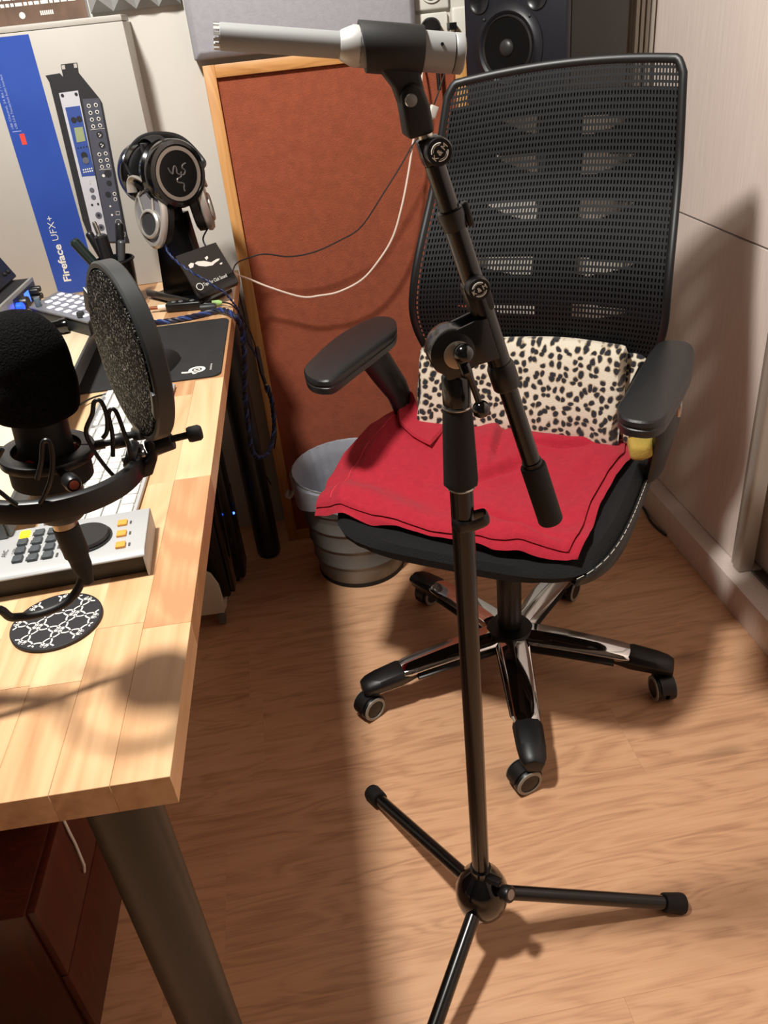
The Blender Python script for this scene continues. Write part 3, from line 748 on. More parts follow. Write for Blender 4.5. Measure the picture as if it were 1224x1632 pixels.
# ------------------------------------------------------------------ pen cup and pens
pcp = at(206, 497, 'z', DZ); cy_ = pcp.y + .035
cup = thing('pen_cup', 'black cup of pens in front of the cardboard box', 'pen cup', (-.338, 1.80, DZ))
CX = V((-.338, 1.80, DZ))
MB().lathe([(.031, 0), (.034, .003), (.040, .100), (.0415, .103), (.039, .103), (.032, .006), (.0001, .006)], n=40).build('body', mat('smoky_black', (20, 22, 23), .25), cup)
MB().tube([V((.0415 * cos(a * pi / 16), .0415 * sin(a * pi / 16), .100)) for a in range(32)], .0022, 8, closed=True).build('rim', BLACK, cup)
PM = [mat('pen_black', (22, 23, 24), .3), mat('pen_green_black', (26, 40, 38), .3), mat('pen_grey', (70, 72, 74), .35)]
pens = [((.012, -.012), (-.052, -.028), .165, .0075, 1, 'thick dark green marker leaning far left in the pen cup'),
        ((.0, -.020), (-.006, -.030), .150, .0095, 0, 'stout black marker upright at the front of the pen cup'),
        ((.006, .012), (-.030, .010), .155, .006, 0, 'black pen leaning slightly left in the pen cup'),
        ((-.006, .004), (.022, .004), .165, .0065, 0, 'black pen leaning right in the pen cup'),
        ((-.004, -.014), (.028, -.020), .135, .0055, 2, 'short grey pen at the right of the pen cup'),
        ((.004, -.004), (-.012, -.004), .172, .0035, 2, 'thin silver-tipped stylus highest in the pen cup')]
for (bx_, by_), (tx_, ty_), ln, r_, mi, lab in pens:
    a = CX + V((bx_, by_, .010)); d = (V((tx_ - bx_, ty_ - by_, .125))).normalized()
    b = a + d * ln
    t = thing('pen', lab, 'pen', tuple(a), 0, 'pens in the cup')
    r_ *= 1.25
    MB().lathe([(.002, 0), (r_, .008), (r_, ln * .62), (r_ * .96, ln * .62)], a, d, n=18).build('barrel', PM[mi], t, W=True)
    MB().lathe([(r_ * 1.12, 0), (r_ * 1.12, ln * .36), (r_ * .8, ln * .38), (.0001, ln * .38)], a + d * ln * .62, d, n=18).build('cap', PM[mi] if ln < .17 else STEEL, t, W=True)

# ------------------------------------------------------------------ headphone stand, two headsets
hs = thing('headphone_stand', 'black acrylic headphone stand near the back right corner of the desk', 'headphone stand', (-.2, 1.79, DZ), radians(0))
ACR = mat('black_acrylic', (8, 8, 9), .3)
HB = [at(233, 465, 'z', DZ + .001), at(300, 497, 'z', DZ + .001), at(385, 455, 'z', DZ + .001), at(318, 430, 'z', DZ + .001)]
HB = [V((-.288, 1.842, DZ + .0005)), V((-.180, 1.700, DZ + .0005)), V((-.107, 1.800, DZ + .0005)), V((-.205, 1.925, DZ + .0005))]
MB().extrude(HB, (0, 0, .007)).build('base_plate', ACR, hs, W=True, bevel=.001)
MB().extrude([V((-.294, 1.832, DZ + .008)), V((-.196, 1.712, DZ + .008)), V((-.191, 1.716, DZ + .008)), V((-.289, 1.836, DZ + .008))], (0, 0, .014)).build('front_lip', mat('smoke_acrylic', (52, 50, 48), .15), hs, W=True, bevel=.001)
MB().extrude([V((-.255, 1.815, DZ + .007)), V((-.160, 1.775, DZ + .007)), V((-.178, 1.80, DZ + .175)), V((-.242, 1.825, DZ + .175))], (.012, .02, 0)).build('upright', ACR, hs, W=True, bevel=.001)
NECK = True

# black gaming headset whose cup with the emblem faces the camera
ga = thing('gaming_headset', 'glossy black headset with a silver-ringed emblem on its round cup', 'headphones', (-.19, 1.80, 1.035))
GC = at(279, 277, 'y', 1.745); GA = V((.60, -.80, .04)).normalized(); gup = V((0, 0, 1))
def cup_at(c, ax, R_, name, par):
    b = MB().lathe([(R_ * .80, -.034), (R_ * .98, -.028), (R_ * 1.02, -.018), (R_ * .93, -.012), (R_ * .93, -.010), (R_, -.006), (R_, .008), (R_ * .96, .013), (R_ * .84, .015), (R_ * .82, .012), (.0001, .011)], c, ax, n=56, up=gup)
    return b.build(name, GLOSS, par, W=True)
c1 = cup_at(GC, GA, .063, 'ear_cup', ga)
GB = GC - GA * .108
c2 = cup_at(GB, -GA, .060, 'ear_cup', ga)
MB().lathe([(.044, -.045), (.056, -.040), (.058, -.016)], GC, GA, n=48).build('ear_pad', mat('pad_leather', (18, 19, 20), .4), c1, W=True)
MB().lathe([(.044, -.041), (.056, -.037), (.058, -.016)], GB, -GA, n=48).build('ear_pad', mat('pad_leather', (18, 19, 20), .4), c2, W=True)
rg = MB().lathe([(.0495, .0118), (.0495, .0136), (.0425, .0136), (.0425, .0118)], GC, GA, n=56); rg.f = rg.f[:-2]
rg.build('emblem_ring', mat('ring_silver', (158, 148, 138), .35, .7), c1, W=True)
GR = frame_of(GA, GA.cross(V((0, 0, 1))) * -1)
gx = V((0, 0, 1)).cross(GA).normalized(); gy = GA.cross(gx).normalized()
def GP(x, y): return GC + GA * .0125 + gx * x + gy * y
em = MB()
for pts in ([(-.020, .014), (-.017, .006), (-.013, .002), (-.009, .010), (-.005, .015), (-.002, .010), (-.003, .002), (.002, -.002)],
            [(.021, .016), (.014, .014), (.011, .009), (.016, .003), (.012, -.003), (.006, -.003), (.007, .003)],
            [(.006, .002), (.004, -.006), (-.004, -.008), (-.006, -.014), (.002, -.017), (.007, -.020), (.005, -.027), (.0055, -.033)]):
    em.tube(spline([GP(*q) for q in pts], 5), .0016, 6)
em.build('emblem', mat('emblem_grey', (88, 84, 82), .4, .3), c1, W=True)
up_ = V((0, 0, 1))
bandc = (GC + GB) / 2
nk = bandc; nx_ = V((GA.x, GA.y, 0)).normalized()
MB().box(V((nk.x, nk.y, (DZ + .165 + bandc.z + .060) / 2)), (.016, .055, bandc.z + .060 - DZ - .165), frame_of((0, 0, 1), nx_)).build('neck', ACR, hs, W=True, bevel=.002)
pts = []
for k in range(25):
    a = pi * k / 24
    pts.append(bandc + GA * (.049 * cos(a)) + V((0, 0, .014 + .053 * sin(a))) - GA * .004)
MB().tube(pts, [(.004, .017)] * 25, 12, up=GA).build('headband', BLACKM, ga, W=True)

# silver open headphones hanging on the same stand
sh = thing('silver_headphones', 'silver-grey open headphones with oval cups hanging on the black stand', 'headphones', (-.19, 1.79, 0.975))
SIL = mat('silver_shell', (186, 180, 172), .3, .5)
def oval_cup(c, n, tall, wide, tilt):
    R = frame_of(n, V((0, 0, 1)))
    R = R @ Matrix.Rotation(tilt, 3, 'Z')
    nn = 44
    def ov(r, h, ox=0.): 
        return [c + R @ V((r * tall * cos(a) * (1 - .10 * cos(a)) + ox, r * wide * sin(a) * (1 + .14 * cos(a)), h)) for a in [2 * pi * k / nn for k in range(nn)]]
    def loft(levels, closed=True):
        m = MB(); vs = []
        for L in levels: vs += L
        fs = []
        for i in range(len(levels) - 1):
            for k in range(nn): fs.append((i * nn + k, i * nn + (k + 1) % nn, (i + 1) * nn + (k + 1) % nn, (i + 1) * nn + k))
        if closed: fs += [tuple(range(nn - 1, -1, -1)), tuple((len(levels) - 1) * nn + k for k in range(nn))]
        return m.add(vs, fs)
    shell = loft([ov(.92, -.006), ov(1., -.003), ov(1.02, .004), ov(.94, .010), ov(.86, .011), ov(.84, .004)]).build('ear_cup', SIL, sh, W=True)
    loft([ov(.80, -.026), ov(.95, -.022), ov(.97, -.008), ov(.8, -.005)]).build('ear_pad', mat('pad_leather', (18, 19, 20), .4), shell, W=True)
    loft([ov(.84, .0035), ov(.84, .006), ov(.1, .0062)]).build('mesh_panel', mat('panel_grey', (112, 110, 114), .45), shell, W=True)
    lo_ = -.30 * tall
    m = MB(); nn2 = 36
    def rg_(r, h): return [c + R @ V((lo_ + r * cos(2 * pi * k / nn2), r * .95 * sin(2 * pi * k / nn2), h)) for k in range(nn2)]
    L = [rg_(wide * .70, .005), rg_(wide * .70, .014), rg_(wide * .62, .0165), rg_(wide * .56, .0165), rg_(wide * .55, .012)]
    vs = sum(L, []); fs = []
    for i in range(4):
        for k in range(nn2): fs.append((i * nn2 + k, i * nn2 + (k + 1) % nn2, (i + 1) * nn2 + (k + 1) % nn2, (i + 1) * nn2 + k))
    m.add(vs, fs).build('driver_ring', SIL, shell, W=True)
    m = MB(); m.add(rg_(wide * .56, .0125), [tuple(range(nn2))]); m.build('driver_mesh', mat('driver_mesh', (44, 44, 46), .55), shell, W=True)
    for a in (-.55, .55):
        d = V((cos(a), sin(a), 0)); m = MB()
        q = c + R @ V((lo_ + wide * .66 * d.x, wide * .66 * d.y, .010)); e = c + R @ V((tall * .80 * cos(a * .95), wide * .86 * sin(a * .95) * 1.15, .009))
        m.tube([q, e], .0022, 8)
        m.build('spoke', SIL, shell, W=True)
    return R
Lc = at(243, 343, 'y', 1.735); Rc = at(322, 318, 'y', 1.80)
RL = oval_cup(Lc, V((-.62, -.74, .28)), .058, .040, radians(14))
RR = oval_cup(Rc, V((.93, .02, .10)), .056, .040, radians(0))
yk = MB()
a = Lc + V((-.012, .006, .052)); b = at(206, 262, 'y', 1.80); t_ = at(247, 222, 'y', 1.83); e = at(318, 262, 'y', 1.845); f_ = Rc + V((.004, .012, .052))
bp = spline([a, b, at(222, 232, 'y', 1.82), t_, at(285, 228, 'y', 1.85), e, f_], 8)
yk.tube(bp, [(.0045, .016)] * len(bp), 12, up=(bp[1] - bp[0]).cross(V((0, 1, 0))))
yk.build('headband', mat('band_black', (20, 21, 22), .45), sh, W=True)
MB().tube(spline([Lc + V((.010, -.004, .054)), Lc + V((-.014, .0, .072)), Lc + V((-.026, .01, .064)), Lc + V((-.030, .012, .045))], 6), [(.004, .010)] * 19, 10).build('yoke', SIL, sh, W=True)
MB().tube(spline([Rc + V((.010, -.03, .030)), Rc + V((.008, -.01, .058)), Rc + V((.006, .02, .062)), Rc + V((.012, .03, .02))], 6), [(.003, .008)] * 19, 10).build('yoke', SIL, sh, W=True)

# card leaning on the stand
cd = thing('booklet', 'black booklet with a white figure and lettering leaning on the headphone stand', 'booklet', (-.16, 1.74, DZ))
CN = V((.30, -.80, .52)).normalized()
C0 = V((-.170, 1.690, DZ + .018))
cbl = at_plane(315, 472, C0, CN); cbr = at_plane(378, 443, C0, CN); ctr = at_plane(344, 386, C0, CN); ctl = at_plane(280, 408, C0, CN)
MB().extrude([cbl, cbr, ctr, ctl], CN * -.006).build('cover', mat('booklet_black', (34, 29, 26), .35), cd, W=True, bevel=.0006, seg=1)
# the wedge it rests on
MB().extrude([at_plane(318, 476, C0, CN), at_plane(381, 450, C0, CN), at_plane(372, 432, C0, CN), at_plane(310, 460, C0, CN)], CN * -.02 ).build('ledge', ACR, hs, W=True, bevel=.001)
def K(u, v, o=.0006): return at_plane(u, v, C0, CN) + CN * o
fg = MB()
fg.extrude([K(310, 420), K(314, 417), K(325, 416), K(335, 418), K(343, 419), K(339, 423), K(328, 425), K(317, 424)], CN * .0003)
fg.extrude([K(300, 423), K(304, 419), K(309, 420), K(308, 426), K(303, 428)], CN * .0003)
fg.extrude([K(337, 418), K(345, 413), K(350, 412), K(349, 415), K(343, 419)], CN * .0003)
fg.extrude([K(326, 411), K(330, 408), K(332, 411), K(329, 415)], CN * .0003)
fg.extrude([K(350, 420), K(354, 418), K(354, 421), K(351, 422)], CN * .0003)
tag(fg.build('figure_print', mat('print_pale', (214, 206, 196), .6), cd, W=True, smooth=False), kind='stuff')
xd = (K(362, 440) - K(326, 455)); yd = CN.cross(xd)
text('Tape for Club Sound', K(325.5, 456.5, .0008), xd, yd, .0072, WHITEI, cd, width=xd.length * 1.02)
kc = K(318.5, 457); xd.normalize(); yd.normalize()
MB().tube([kc + xd * (.0068 * cos(a * pi / 14)) + yd * (.0068 * sin(a * pi / 14)) for a in range(28)], .0009, 6, closed=True).build('ring_mark', WHITEI, cd, W=True)

# inline remote with its plugs
ir = thing('inline_remote', 'black inline cable remote with three round buttons on the desk', 'remote', tuple(at(285, 490, 'z', DZ)))
ia, ib = at(266, 489, 'z', DZ + .010), at(322, 484, 'z', DZ + .010)
dx = (ib - ia); R = frame_of((0, 0, 1), dx)
cI = (ia + ib) / 2
b = MB().box(cI, (dx.length, .026, .018), R); b.build('body', BLACK, ir, W=True, bevel=.004, seg=3)
for k in (.22, .42, .74): 
    p = ia.lerp(ib, k) + V((0, 0, .009)) + R @ V((0, -.001, 0)); MB().ball(p, (.0055, .0055, .0022)).build('button', mat('button_grey', (92, 94, 94), .3), ir, W=True)
MB().lathe([(.0055, 0), (.0055, .020), (.004, .021)], ia + R @ V((.002, 0, 0)), R @ V((-1, 0, 0)), n=18).build('white_plug', mat('plug_white', (232, 222, 206), .35), ir, W=True)
MB().cyl(ia - R @ V((.019, 0, 0)), ia - R @ V((.036, .001, 0)), .0035).build('copper_collar', mat('copper_plug', (146, 84, 56), .35, .5), ir, W=True)
g0 = at(338, 484, 'z', DZ + .0075); g1 = at(354, 482, 'z', DZ + .007)
MB().lathe([(.0062, 0), (.0062, (g1 - g0).length * .7), (.003, (g1 - g0).length)], g0, g1 - g0, n=18).build('green_plug', mat('green_plug', (164, 204, 128), .4), ir, W=True)
MB().lathe([(.0075, 0), (.0075, .03), (.006, .032)], at(320, 491, 'z', DZ + .0085), R @ V((1, 0, 0)), n=18).build('grey_plug', DARKG, ir, W=True)
MB().cyl(ib - R @ V((.004, 0, 0)), g0, .0028).build('green_lead', BLACK, ir, W=True)
# ------------------------------------------------------------------ cables at the back of the desk
def cable(name, pts, r, material, label, n=6, sides=8, cat='cable', group=None):
    b = MB().tube(spline(pts, n), r, sides); return tag(b.build(name, material), label, cat, group)
CB = mat('cable_black', (26, 26, 28), .45); CW = mat('cable_white', (232, 212, 196), .4); CBL = mat('cable_blue', (40, 64, 124), .5); CBD = mat('cable_navy', (20, 24, 50), .5)
A = lambda u, v, y: at(u, v, 'y', y)
cable('white_cable', [A(372, 436, 1.86), A(395, 444, 1.93), A(430, 458, 1.945), A(480, 473, 1.95), A(510, 471, 1.95), A(540, 465, 1.95), A(575, 447, 1.95), A(600, 420, 1.95), A(625, 380, 1.955), A(640, 330, 1.96), A(650, 280, 1.97), A(657, 235, 1.98), A(664, 190, 1.99), A(670, 150, 2.005), A(673, 110, 2.04), A(674, 85, 2.09), A(676, 60, 2.094)], .0024, CW,
      'thin white cable hanging in a loop in front of the rust felt panel')
cable('black_cable', [A(371, 432, 1.85), A(376, 421, 1.90), A(388, 414, 1.94), A(420, 405, 1.945), A(460, 409, 1.95), A(500, 402, 1.95), A(540, 384, 1.95), A(575, 362, 1.95), A(610, 310, 1.955), A(640, 262, 1.965), A(657, 232, 1.975), A(672, 212, 1.985), A(688, 186, 1.99)], .0017, CB,
      'thin black cable running over the felt panel above the white cable')
cable('adapter_lead', [A(725, 42, 2.07), A(726, 58, 2.045), A(717, 90, 2.035), A(706, 125, 2.02), A(697, 152, 2.01), A(692, 166, 2.0)], .0017, CB,
      'short thin black lead from the wall adapter down to the white connector')
wc = thing('white_connector', 'small white cable connector hanging in front of the felt panel', 'connector', tuple(A(690, 178, 1.99)))
R = frame_of((A(694, 167, 1.99) - A(687, 188, 1.99)), (1, .4, 0))
MB().box(A(690, 178, 1.99), (.020, .009, .026), R).build('body', WHITEP, wc, W=True, bevel=.0025, seg=3)
MB().box(A(687, 187, 1.99), (.014, .006, .006), R).build('tip', WHITEP, wc, W=True, bevel=.001)
MB().box((.466, 2.064, 1.222), (.016, .03, .014)).build('small_plug', BLACK)
tag(bpy.data.objects['small_plug'], 'small black plug in the white adapter beside the speaker', 'plug')

def braid(name, pts, r, label, mats, n=10):
    P = spline(pts, n)
    # resample
    L = [0]
    for i in range(1, len(P)): L.append(L[-1] + (P[i] - P[i - 1]).length)
    N_ = int(L[-1] / .0022); Qs = []
    j = 0
    for k in range(N_ + 1):
        s = L[-1] * k / N_
        while j < len(L) - 2 and L[j + 1] < s: j += 1
        t = (s - L[j]) / max(1e-9, L[j + 1] - L[j]); Qs.append(P[j].lerp(P[j + 1], t))
    t_ = thing(name, label, 'cable', tuple(Qs[0]))
    X = None
    for w in range(len(mats)):
        pp = []
        X = None
        for i, q in enumerate(Qs):
            T = (Qs[min(i + 1, len(Qs) - 1)] - Qs[max(i - 1, 0)]).normalized()
            X = frame_of(T, X if X is not None else (0, 0, 1)).col[0]; Y = T.cross(X)
            a = i * .0022 / (r * 7.5) * 2 * pi + 2 * pi * w / len(mats)
            pp.append(q + (X * cos(a) + Y * sin(a)) * r * .55)
        MB().tube(pp, r * .55, 6).build('strand', mats[w], t_, W=True)
    return t_
Zd = lambda u, v, h=.006: at(u, v, 'z', DZ + h)
braid('braided_cable', [Zd(225, 515), Zd(247, 514), Zd(280, 510), Zd(315, 503), Zd(345, 495, .008), Zd(362, 496, .010), at(376, 506, 'z', DZ + .006), at(386, 528, 'y', 1.63), A(389, 560, 1.64), A(390, 600, 1.66), A(391, 640, 1.68), A(397, 690, 1.70), A(402, 718, 1.72), A(412, 729, 1.76), A(425, 724, 1.82), A(433, 708, 1.86), A(437, 680, 1.90), A(433, 640, 1.90), A(426, 615, 1.90)], .0055,
      'blue and black braided cable along the mouse mat and down the desk edge', [CBL, CBD, CBD])
braid('headphone_lead', [Lc + V((.012, -.002, -.05)), A(268, 402, 1.69), A(283, 418, 1.68), A(300, 430, 1.665), A(314, 439, 1.66), A(330, 448, 1.66), A(345, 459, 1.66), A(358, 466, 1.665), A(371, 482, 1.67), at(381, 497, 'y', 1.69), A(388, 520, 1.72), A(395, 545, 1.76), A(404, 560, 1.80), A(414, 580, 1.86)], .0024,
      'thin blue headphone lead draped over the booklet and off the desk', [CBL, CBD])
cable('headphone_lead_right', [Rc + V((.004, -.01, -.052)), A(324, 378, 1.80), A(326, 389, 1.79), A(333, 398, 1.79), A(340, 410, 1.80), A(352, 425, 1.86)], .0018, CBD,
      'short dark blue lead from the right silver headphone cup')
cable('green_plug_lead', [at(354, 482, 'z', DZ + .007), at(366, 484, 'z', DZ + .008), at(376, 492, 'y', 1.69), A(386, 506, 1.70), A(399, 530, 1.74), A(408, 555, 1.80), A(413, 580, 1.88), A(418, 600, 1.92), A(424, 625, 1.925)], .0016, CB,
      'thin black lead from the green plug over the desk edge')
cable('hanging_black_cable', [A(378, 452, 1.93), A(384, 480, 1.95), A(392, 520, 1.955), A(384, 545, 1.94), A(376, 562, 1.95), A(370, 567, 1.97), A(360, 574, 1.97)], .0016, CB,
      'thin black cable kinked beneath the desk edge by the white wall')
cable('floor_side_cable', [A(372, 620, 1.86), A(390, 630, 1.88), A(399, 655, 1.90), A(399, 690, 1.92), A(408, 720, 1.93), A(420, 750, 1.945), A(432, 772, 1.95)], .0016, CB,
      'thin black cable looping behind the black desk leg')
jk = thing('cable_joiner', 'slim grey cable coupling with metal jack tips hanging by the panel frame', 'connector', tuple(A(420, 600, 1.93)))
j0, j1, j2, j3 = A(409, 553, 1.925), A(418, 597, 1.925), A(423, 612, 1.92), A(428, 630, 1.92)
MB().lathe([(.0045, 0), (.0062, .006), (.0062, (j1 - j0).length - .004), (.005, (j1 - j0).length)], j0, j1 - j0, n=18).build('sleeve', mat('coupler_grey', (66, 66, 68), .35, .4), jk, W=True)
MB().lathe([(.0045, 0), (.0045, (j2 - j1).length)], j1, j2 - j1, n=16).build('barrel', BLACK, jk, W=True)
for p in (j1, j2, A(426, 624, 1.92)): MB().ball(p, .0042).build('metal_ring', STEEL, jk, W=True)
MB().tube(spline([j2, j3, A(436, 650, 1.92), A(440, 690, 1.925), A(437, 715, 1.93)]), .0018, 8).build('lead', CB, jk, W=True)

# ------------------------------------------------------------------ studio microphone in its shock mount
sm = thing('studio_microphone', 'black studio microphone under a round black foam windshield', 'microphone', (-.192, .60, .93))
AXM = V((.085, .0, 1)).normalized(); MC = V((-.2040, .60, .950))
def MX(h, r=0, a=0):
    X = frame_of(AXM, (1, 0, 0)); return MC + AXM * h + X.col[0] * (r * cos(a)) + X.col[1] * (r * sin(a))
FOAMM = mat('black_foam', (20, 19, 20), 1., 0, (8, 8, 8), 650, contrast=.25, bump=1., bscale=700, spec=.1)
prof = []
for k in range(28):
    t = k / 27; h = .079 + .081 * t
    if t < .12: r = .0325 * (.74 + .26 * sqrt(1 - (1 - t / .12) ** 2)) 
    elif t < .45: r = .0325 + .0012 * sin((t - .12) / .33 * pi)
    else: r = .0325 * sqrt(max(0, 1 - ((t - .45) / .55) ** 2.3))
    prof.append((max(r, .0002), h))
MB().lathe([(.019, .076)] + prof, MC, AXM, n=56).build('foam_windshield', FOAMM, sm, W=True)
MB().lathe([(.017, -.010), (.0205, -.004), (.0205, .085)], MC, AXM, n=40).build('body', mat('mic_black', (11, 11, 12), .5), sm, W=True)
MB().lathe([(.0095, -.024), (.0098, -.022), (.0098, -.012), (.013, -.008)], MC, AXM, n=32).build('connector_tube', mat('nickel', (180, 168, 150), .28, 1.), sm, W=True)
for a_ in (-115, 20): MB().lathe([(.0045, 0), (.0045, .0022), (.0032, .003)], MX(.046, .0200, radians(a_)), MX(0, 1, radians(a_)) - MX(0, 0, 0), n=20).build('red_stud', mat('red_band', (150, 26, 22), .4), sm, W=True)

MC = MC + AXM * .031
mt = thing('shock_mount', 'black shock mount ring with wire suspensions around the studio microphone', 'shock mount', (-.195, .60, .94))
def ringband(R_, h0, h1, t, a0, a1, c=MC, n=40, sy=1.):
    m = MB(); vs = []; X = frame_of(AXM, (1, 0, 0))
    for k in range(n + 1):
        a = a0 + (a1 - a0) * k / n
        for r, h in ((R_, h0), (R_ + t, h0 + .001), (R_ + t, h1 - .001), (R_, h1)):
            vs.append(c + AXM * h + X.col[0] * (r * cos(a)) + X.col[1] * (r * sin(a) * sy))
    fs = [(4 * k + i, 4 * k + (i + 1) % 4, 4 * k + 4 + (i + 1) % 4, 4 * k + 4 + i) for k in range(n) for i in range(4)]
    fs += [(3, 2, 1, 0), (4 * n, 4 * n + 1, 4 * n + 2, 4 * n + 3)]
    return m.add(vs, fs)
ringband(.066, -.007, .012, .006, radians(-176), radians(12)).build('outer_bar', BLACK, mt, W=True, bevel=.001)
ringband(.026, .012, .021, .010, 0, 2 * pi - .001, n=56).build('inner_ring', BLACK, mt, W=True, bevel=.0008)
ringband(.029, -.006, .012, .002, 0, 2 * pi - .001, n=56).build('inner_sleeve', BLACKM, mt, W=True)
def wire(pts, r=.0017): MB().tube(spline([MX(h, rr, radians(a)) for h, rr, a in pts], 7), r, 8).build('suspension_wire', BLACK, mt, W=True)
for a0 in (-185,):
    wire([(.004, .070, a0 - 26), (.008, .066, a0 - 24), (.018, .055, a0 - 21), (.034, .046, a0 - 12), (.054, .047, a0 - 3), (.056, .048, a0 + 2), (.040, .050, a0 + 8), (.016, .056, a0 + 12), (.002, .066, a0 + 16), (.0, .074, a0 + 10), (.0, .075, a0 - 10), (.004, .070, a0 - 26)])
def wire_at(pts, y, r=.0017): MB().tube(spline([at(u, v, 'y', y) for u, v in pts], 6), r, 8).build('suspension_wire', BLACK, mt, W=True)
wire_at([(59, 764), (66, 736), (68, 708), (73, 702), (80, 707), (84, 732), (80, 766), (64, 802), (46, 813), (26, 804), (5, 788), (-14, 770), (-8, 740), (4, 716)], .530)
wire_at([(164, 698), (170, 689), (171, 672), (168, 655), (160, 639), (150, 641), (147, 660), (137, 687), (146, 712), (162, 736), (181, 758), (199, 768), (214, 766)], .575)
wire_at([(180, 727), (179, 692), (173, 662), (178, 652), (186, 658), (197, 687), (205, 710), (208, 735), (206, 755), (198, 766)], .585)
for a0 in ():
    wire([(.012, .036, a0 - 10), (.030, .050, a0 - 8), (.052, .058, a0 - 2), (.056, .060, a0 + 3), (.040, .066, a0 + 8), (.014, .072, a0 + 10), (.0, .074, a0 + 4)])
for a0, lab in ((-62, 0), (18, 0), (160, 0)):
    p = MX(.014, .033, radians(a0)); d = (MX(.014, 1, radians(a0)) - MX(.014, 0, radians(a0))).normalized()
    w = MB().lathe([(.004, 0), (.004, .010), (.0026, .010), (.0026, .016), (.0055, .016), (.0062, .018), (.0062, .026), (.0052, .028), (.0001, .028)], p, d, n=20).build('clamp_screw', BLACK, mt, W=True)
    MB().lathe([(.0036, 0), (.0036, .0008)], p + d * .0278, d, n=20).build('screw_tip', mat('copper_red', (170, 84, 62), .35, .5), w, W=True)
# bracket towards the pop filter
b0 = MX(.002, .070, radians(4))
e1 = at(232, 752, 'y', .60); e2 = at(238, 716, 'y', .60); e3 = at(276, 700, 'y', .60)
MB().tube([b0, b0.lerp(e1, .5), e1], [(.007, .010)] * 3, 4).build('bracket_bar', BLACK, mt, W=True, bevel=.001)
MB().extrude([at(u, v, 'y', .592) for u, v in ((206, 770), (243, 758), (250, 735), (247, 708), (236, 706), (234, 734), (212, 742))], (0, .016, 0)).build('bracket', BLACK, mt, W=True, bevel=.0015)
MB().tube([at(236, 716, 'y', .60), at(256, 708, 'y', .60), at(275, 701, 'y', .60)], .0075, 16).build('filter_arm', BLACK, mt, W=True, bevel=.001)
MB().cyl(at(196, 733, 'y', .597), at(232, 722, 'y', .597), .0034).build('threaded_rod', STEEL, mt, W=True)
MB().lathe([(.011, 0), (.012, .002), (.012, .006), (.010, .008)], at(217, 727, 'y', .597), V((-.9, 0, .45)), n=22).build('wing_nut', BLACK, mt, W=True)
k0 = at(272, 700, 'y', .60); k1 = at(293, 695, 'y', .60)
MB().lathe([(.0028, 0), (.0028, .014), (.0058, .014), (.0064, .016), (.0064, .023), (.005, .025), (.0001, .025)], k0, k1 - k0, n=20).build('thumb_screw', BLACKM, mt, W=True)
MB().lathe([(.003, 0), (.003, .012), (.0055, .012), (.006, .020), (.0001, .021)], at(190, 697, 'y', .62), V((1, -.1, .1)), n=18).build('thumb_screw', BLACKM, mt, W=True)
# support tube of the shock mount running off to the desk-mounted arm at the left
arm = MB().tube(spline([MX(.003, .069, radians(186)), V((-.32, .60, .93)), V((-.44, .62, .95)), V((-.52, .64, 1.02)), V((-.70, .70, 1.0)), V((-.80, .74, .80)), V((-.80, .74, .7758))]), .010, 16)
arm.build('support_tube', BLACK, mt, W=True)

# foam pop filter
pf_ = thing('pop_filter', 'round foam pop filter in a black hoop beside the studio microphone', 'pop filter', (-.11, .6, 1.0))
PN = V((-.90, -.43, .03)).normalized(); PC = at(214, 560, 'y', .60)
PR = .0635
MB().lathe([(PR - .001, -.003), (PR + .0018, -.003), (PR + .0034, -.0015), (PR + .0034, .009), (PR + .0022, .0105), (PR - .001, .0105), (PR - .001, -.003)], PC, PN, n=72, up=(0, 0, 1)).build('hoop', mat('hoop_grey', (38, 41, 42), .42), pf_, W=True)
hoop = bpy.data.objects['hoop'] if 'hoop' in bpy.data.objects else None
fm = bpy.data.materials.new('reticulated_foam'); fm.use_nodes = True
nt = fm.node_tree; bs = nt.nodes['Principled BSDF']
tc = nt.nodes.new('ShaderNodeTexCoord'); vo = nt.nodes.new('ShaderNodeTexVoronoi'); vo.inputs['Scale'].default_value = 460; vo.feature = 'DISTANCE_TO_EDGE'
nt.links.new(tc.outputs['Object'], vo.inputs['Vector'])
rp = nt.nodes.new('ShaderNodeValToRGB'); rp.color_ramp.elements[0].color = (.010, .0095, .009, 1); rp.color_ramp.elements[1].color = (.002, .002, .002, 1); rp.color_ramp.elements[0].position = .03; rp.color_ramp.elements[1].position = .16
nt.links.new(vo.outputs['Distance'], rp.inputs[0]); glint_mix = nt.nodes.new('ShaderNodeMix'); glint_mix.data_type = 'RGBA'; glint_mix.inputs[7].default_value = (.20, .195, .18, 1)  # pale speckles mixed into the base colour as painted fibre glints
nt.links.new(rp.outputs[0], glint_mix.inputs[6]); nt.links.new(glint_mix.outputs[2], bs.inputs['Base Color'])
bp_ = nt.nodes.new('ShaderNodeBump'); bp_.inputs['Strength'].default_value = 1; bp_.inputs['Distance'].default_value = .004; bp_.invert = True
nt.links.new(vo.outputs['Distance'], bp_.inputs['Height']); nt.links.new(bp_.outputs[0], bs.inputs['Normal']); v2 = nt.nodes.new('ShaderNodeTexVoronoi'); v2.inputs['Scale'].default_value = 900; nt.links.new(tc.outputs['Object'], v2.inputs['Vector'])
glint_ramp = nt.nodes.new('ShaderNodeValToRGB'); glint_ramp.color_ramp.elements[0].position = .72; glint_ramp.color_ramp.elements[1].position = .90; glint_ramp.color_ramp.elements[0].color = (.01, .01, .01, 1)
nt.links.new(v2.outputs['Color'], glint_ramp.inputs[0]); nt.links.new(glint_ramp.outputs[0], glint_mix.inputs[0]); nt.links.new(glint_ramp.outputs[0], bs.inputs['Specular IOR Level'])
bs.inputs['Roughness'].default_value = .38
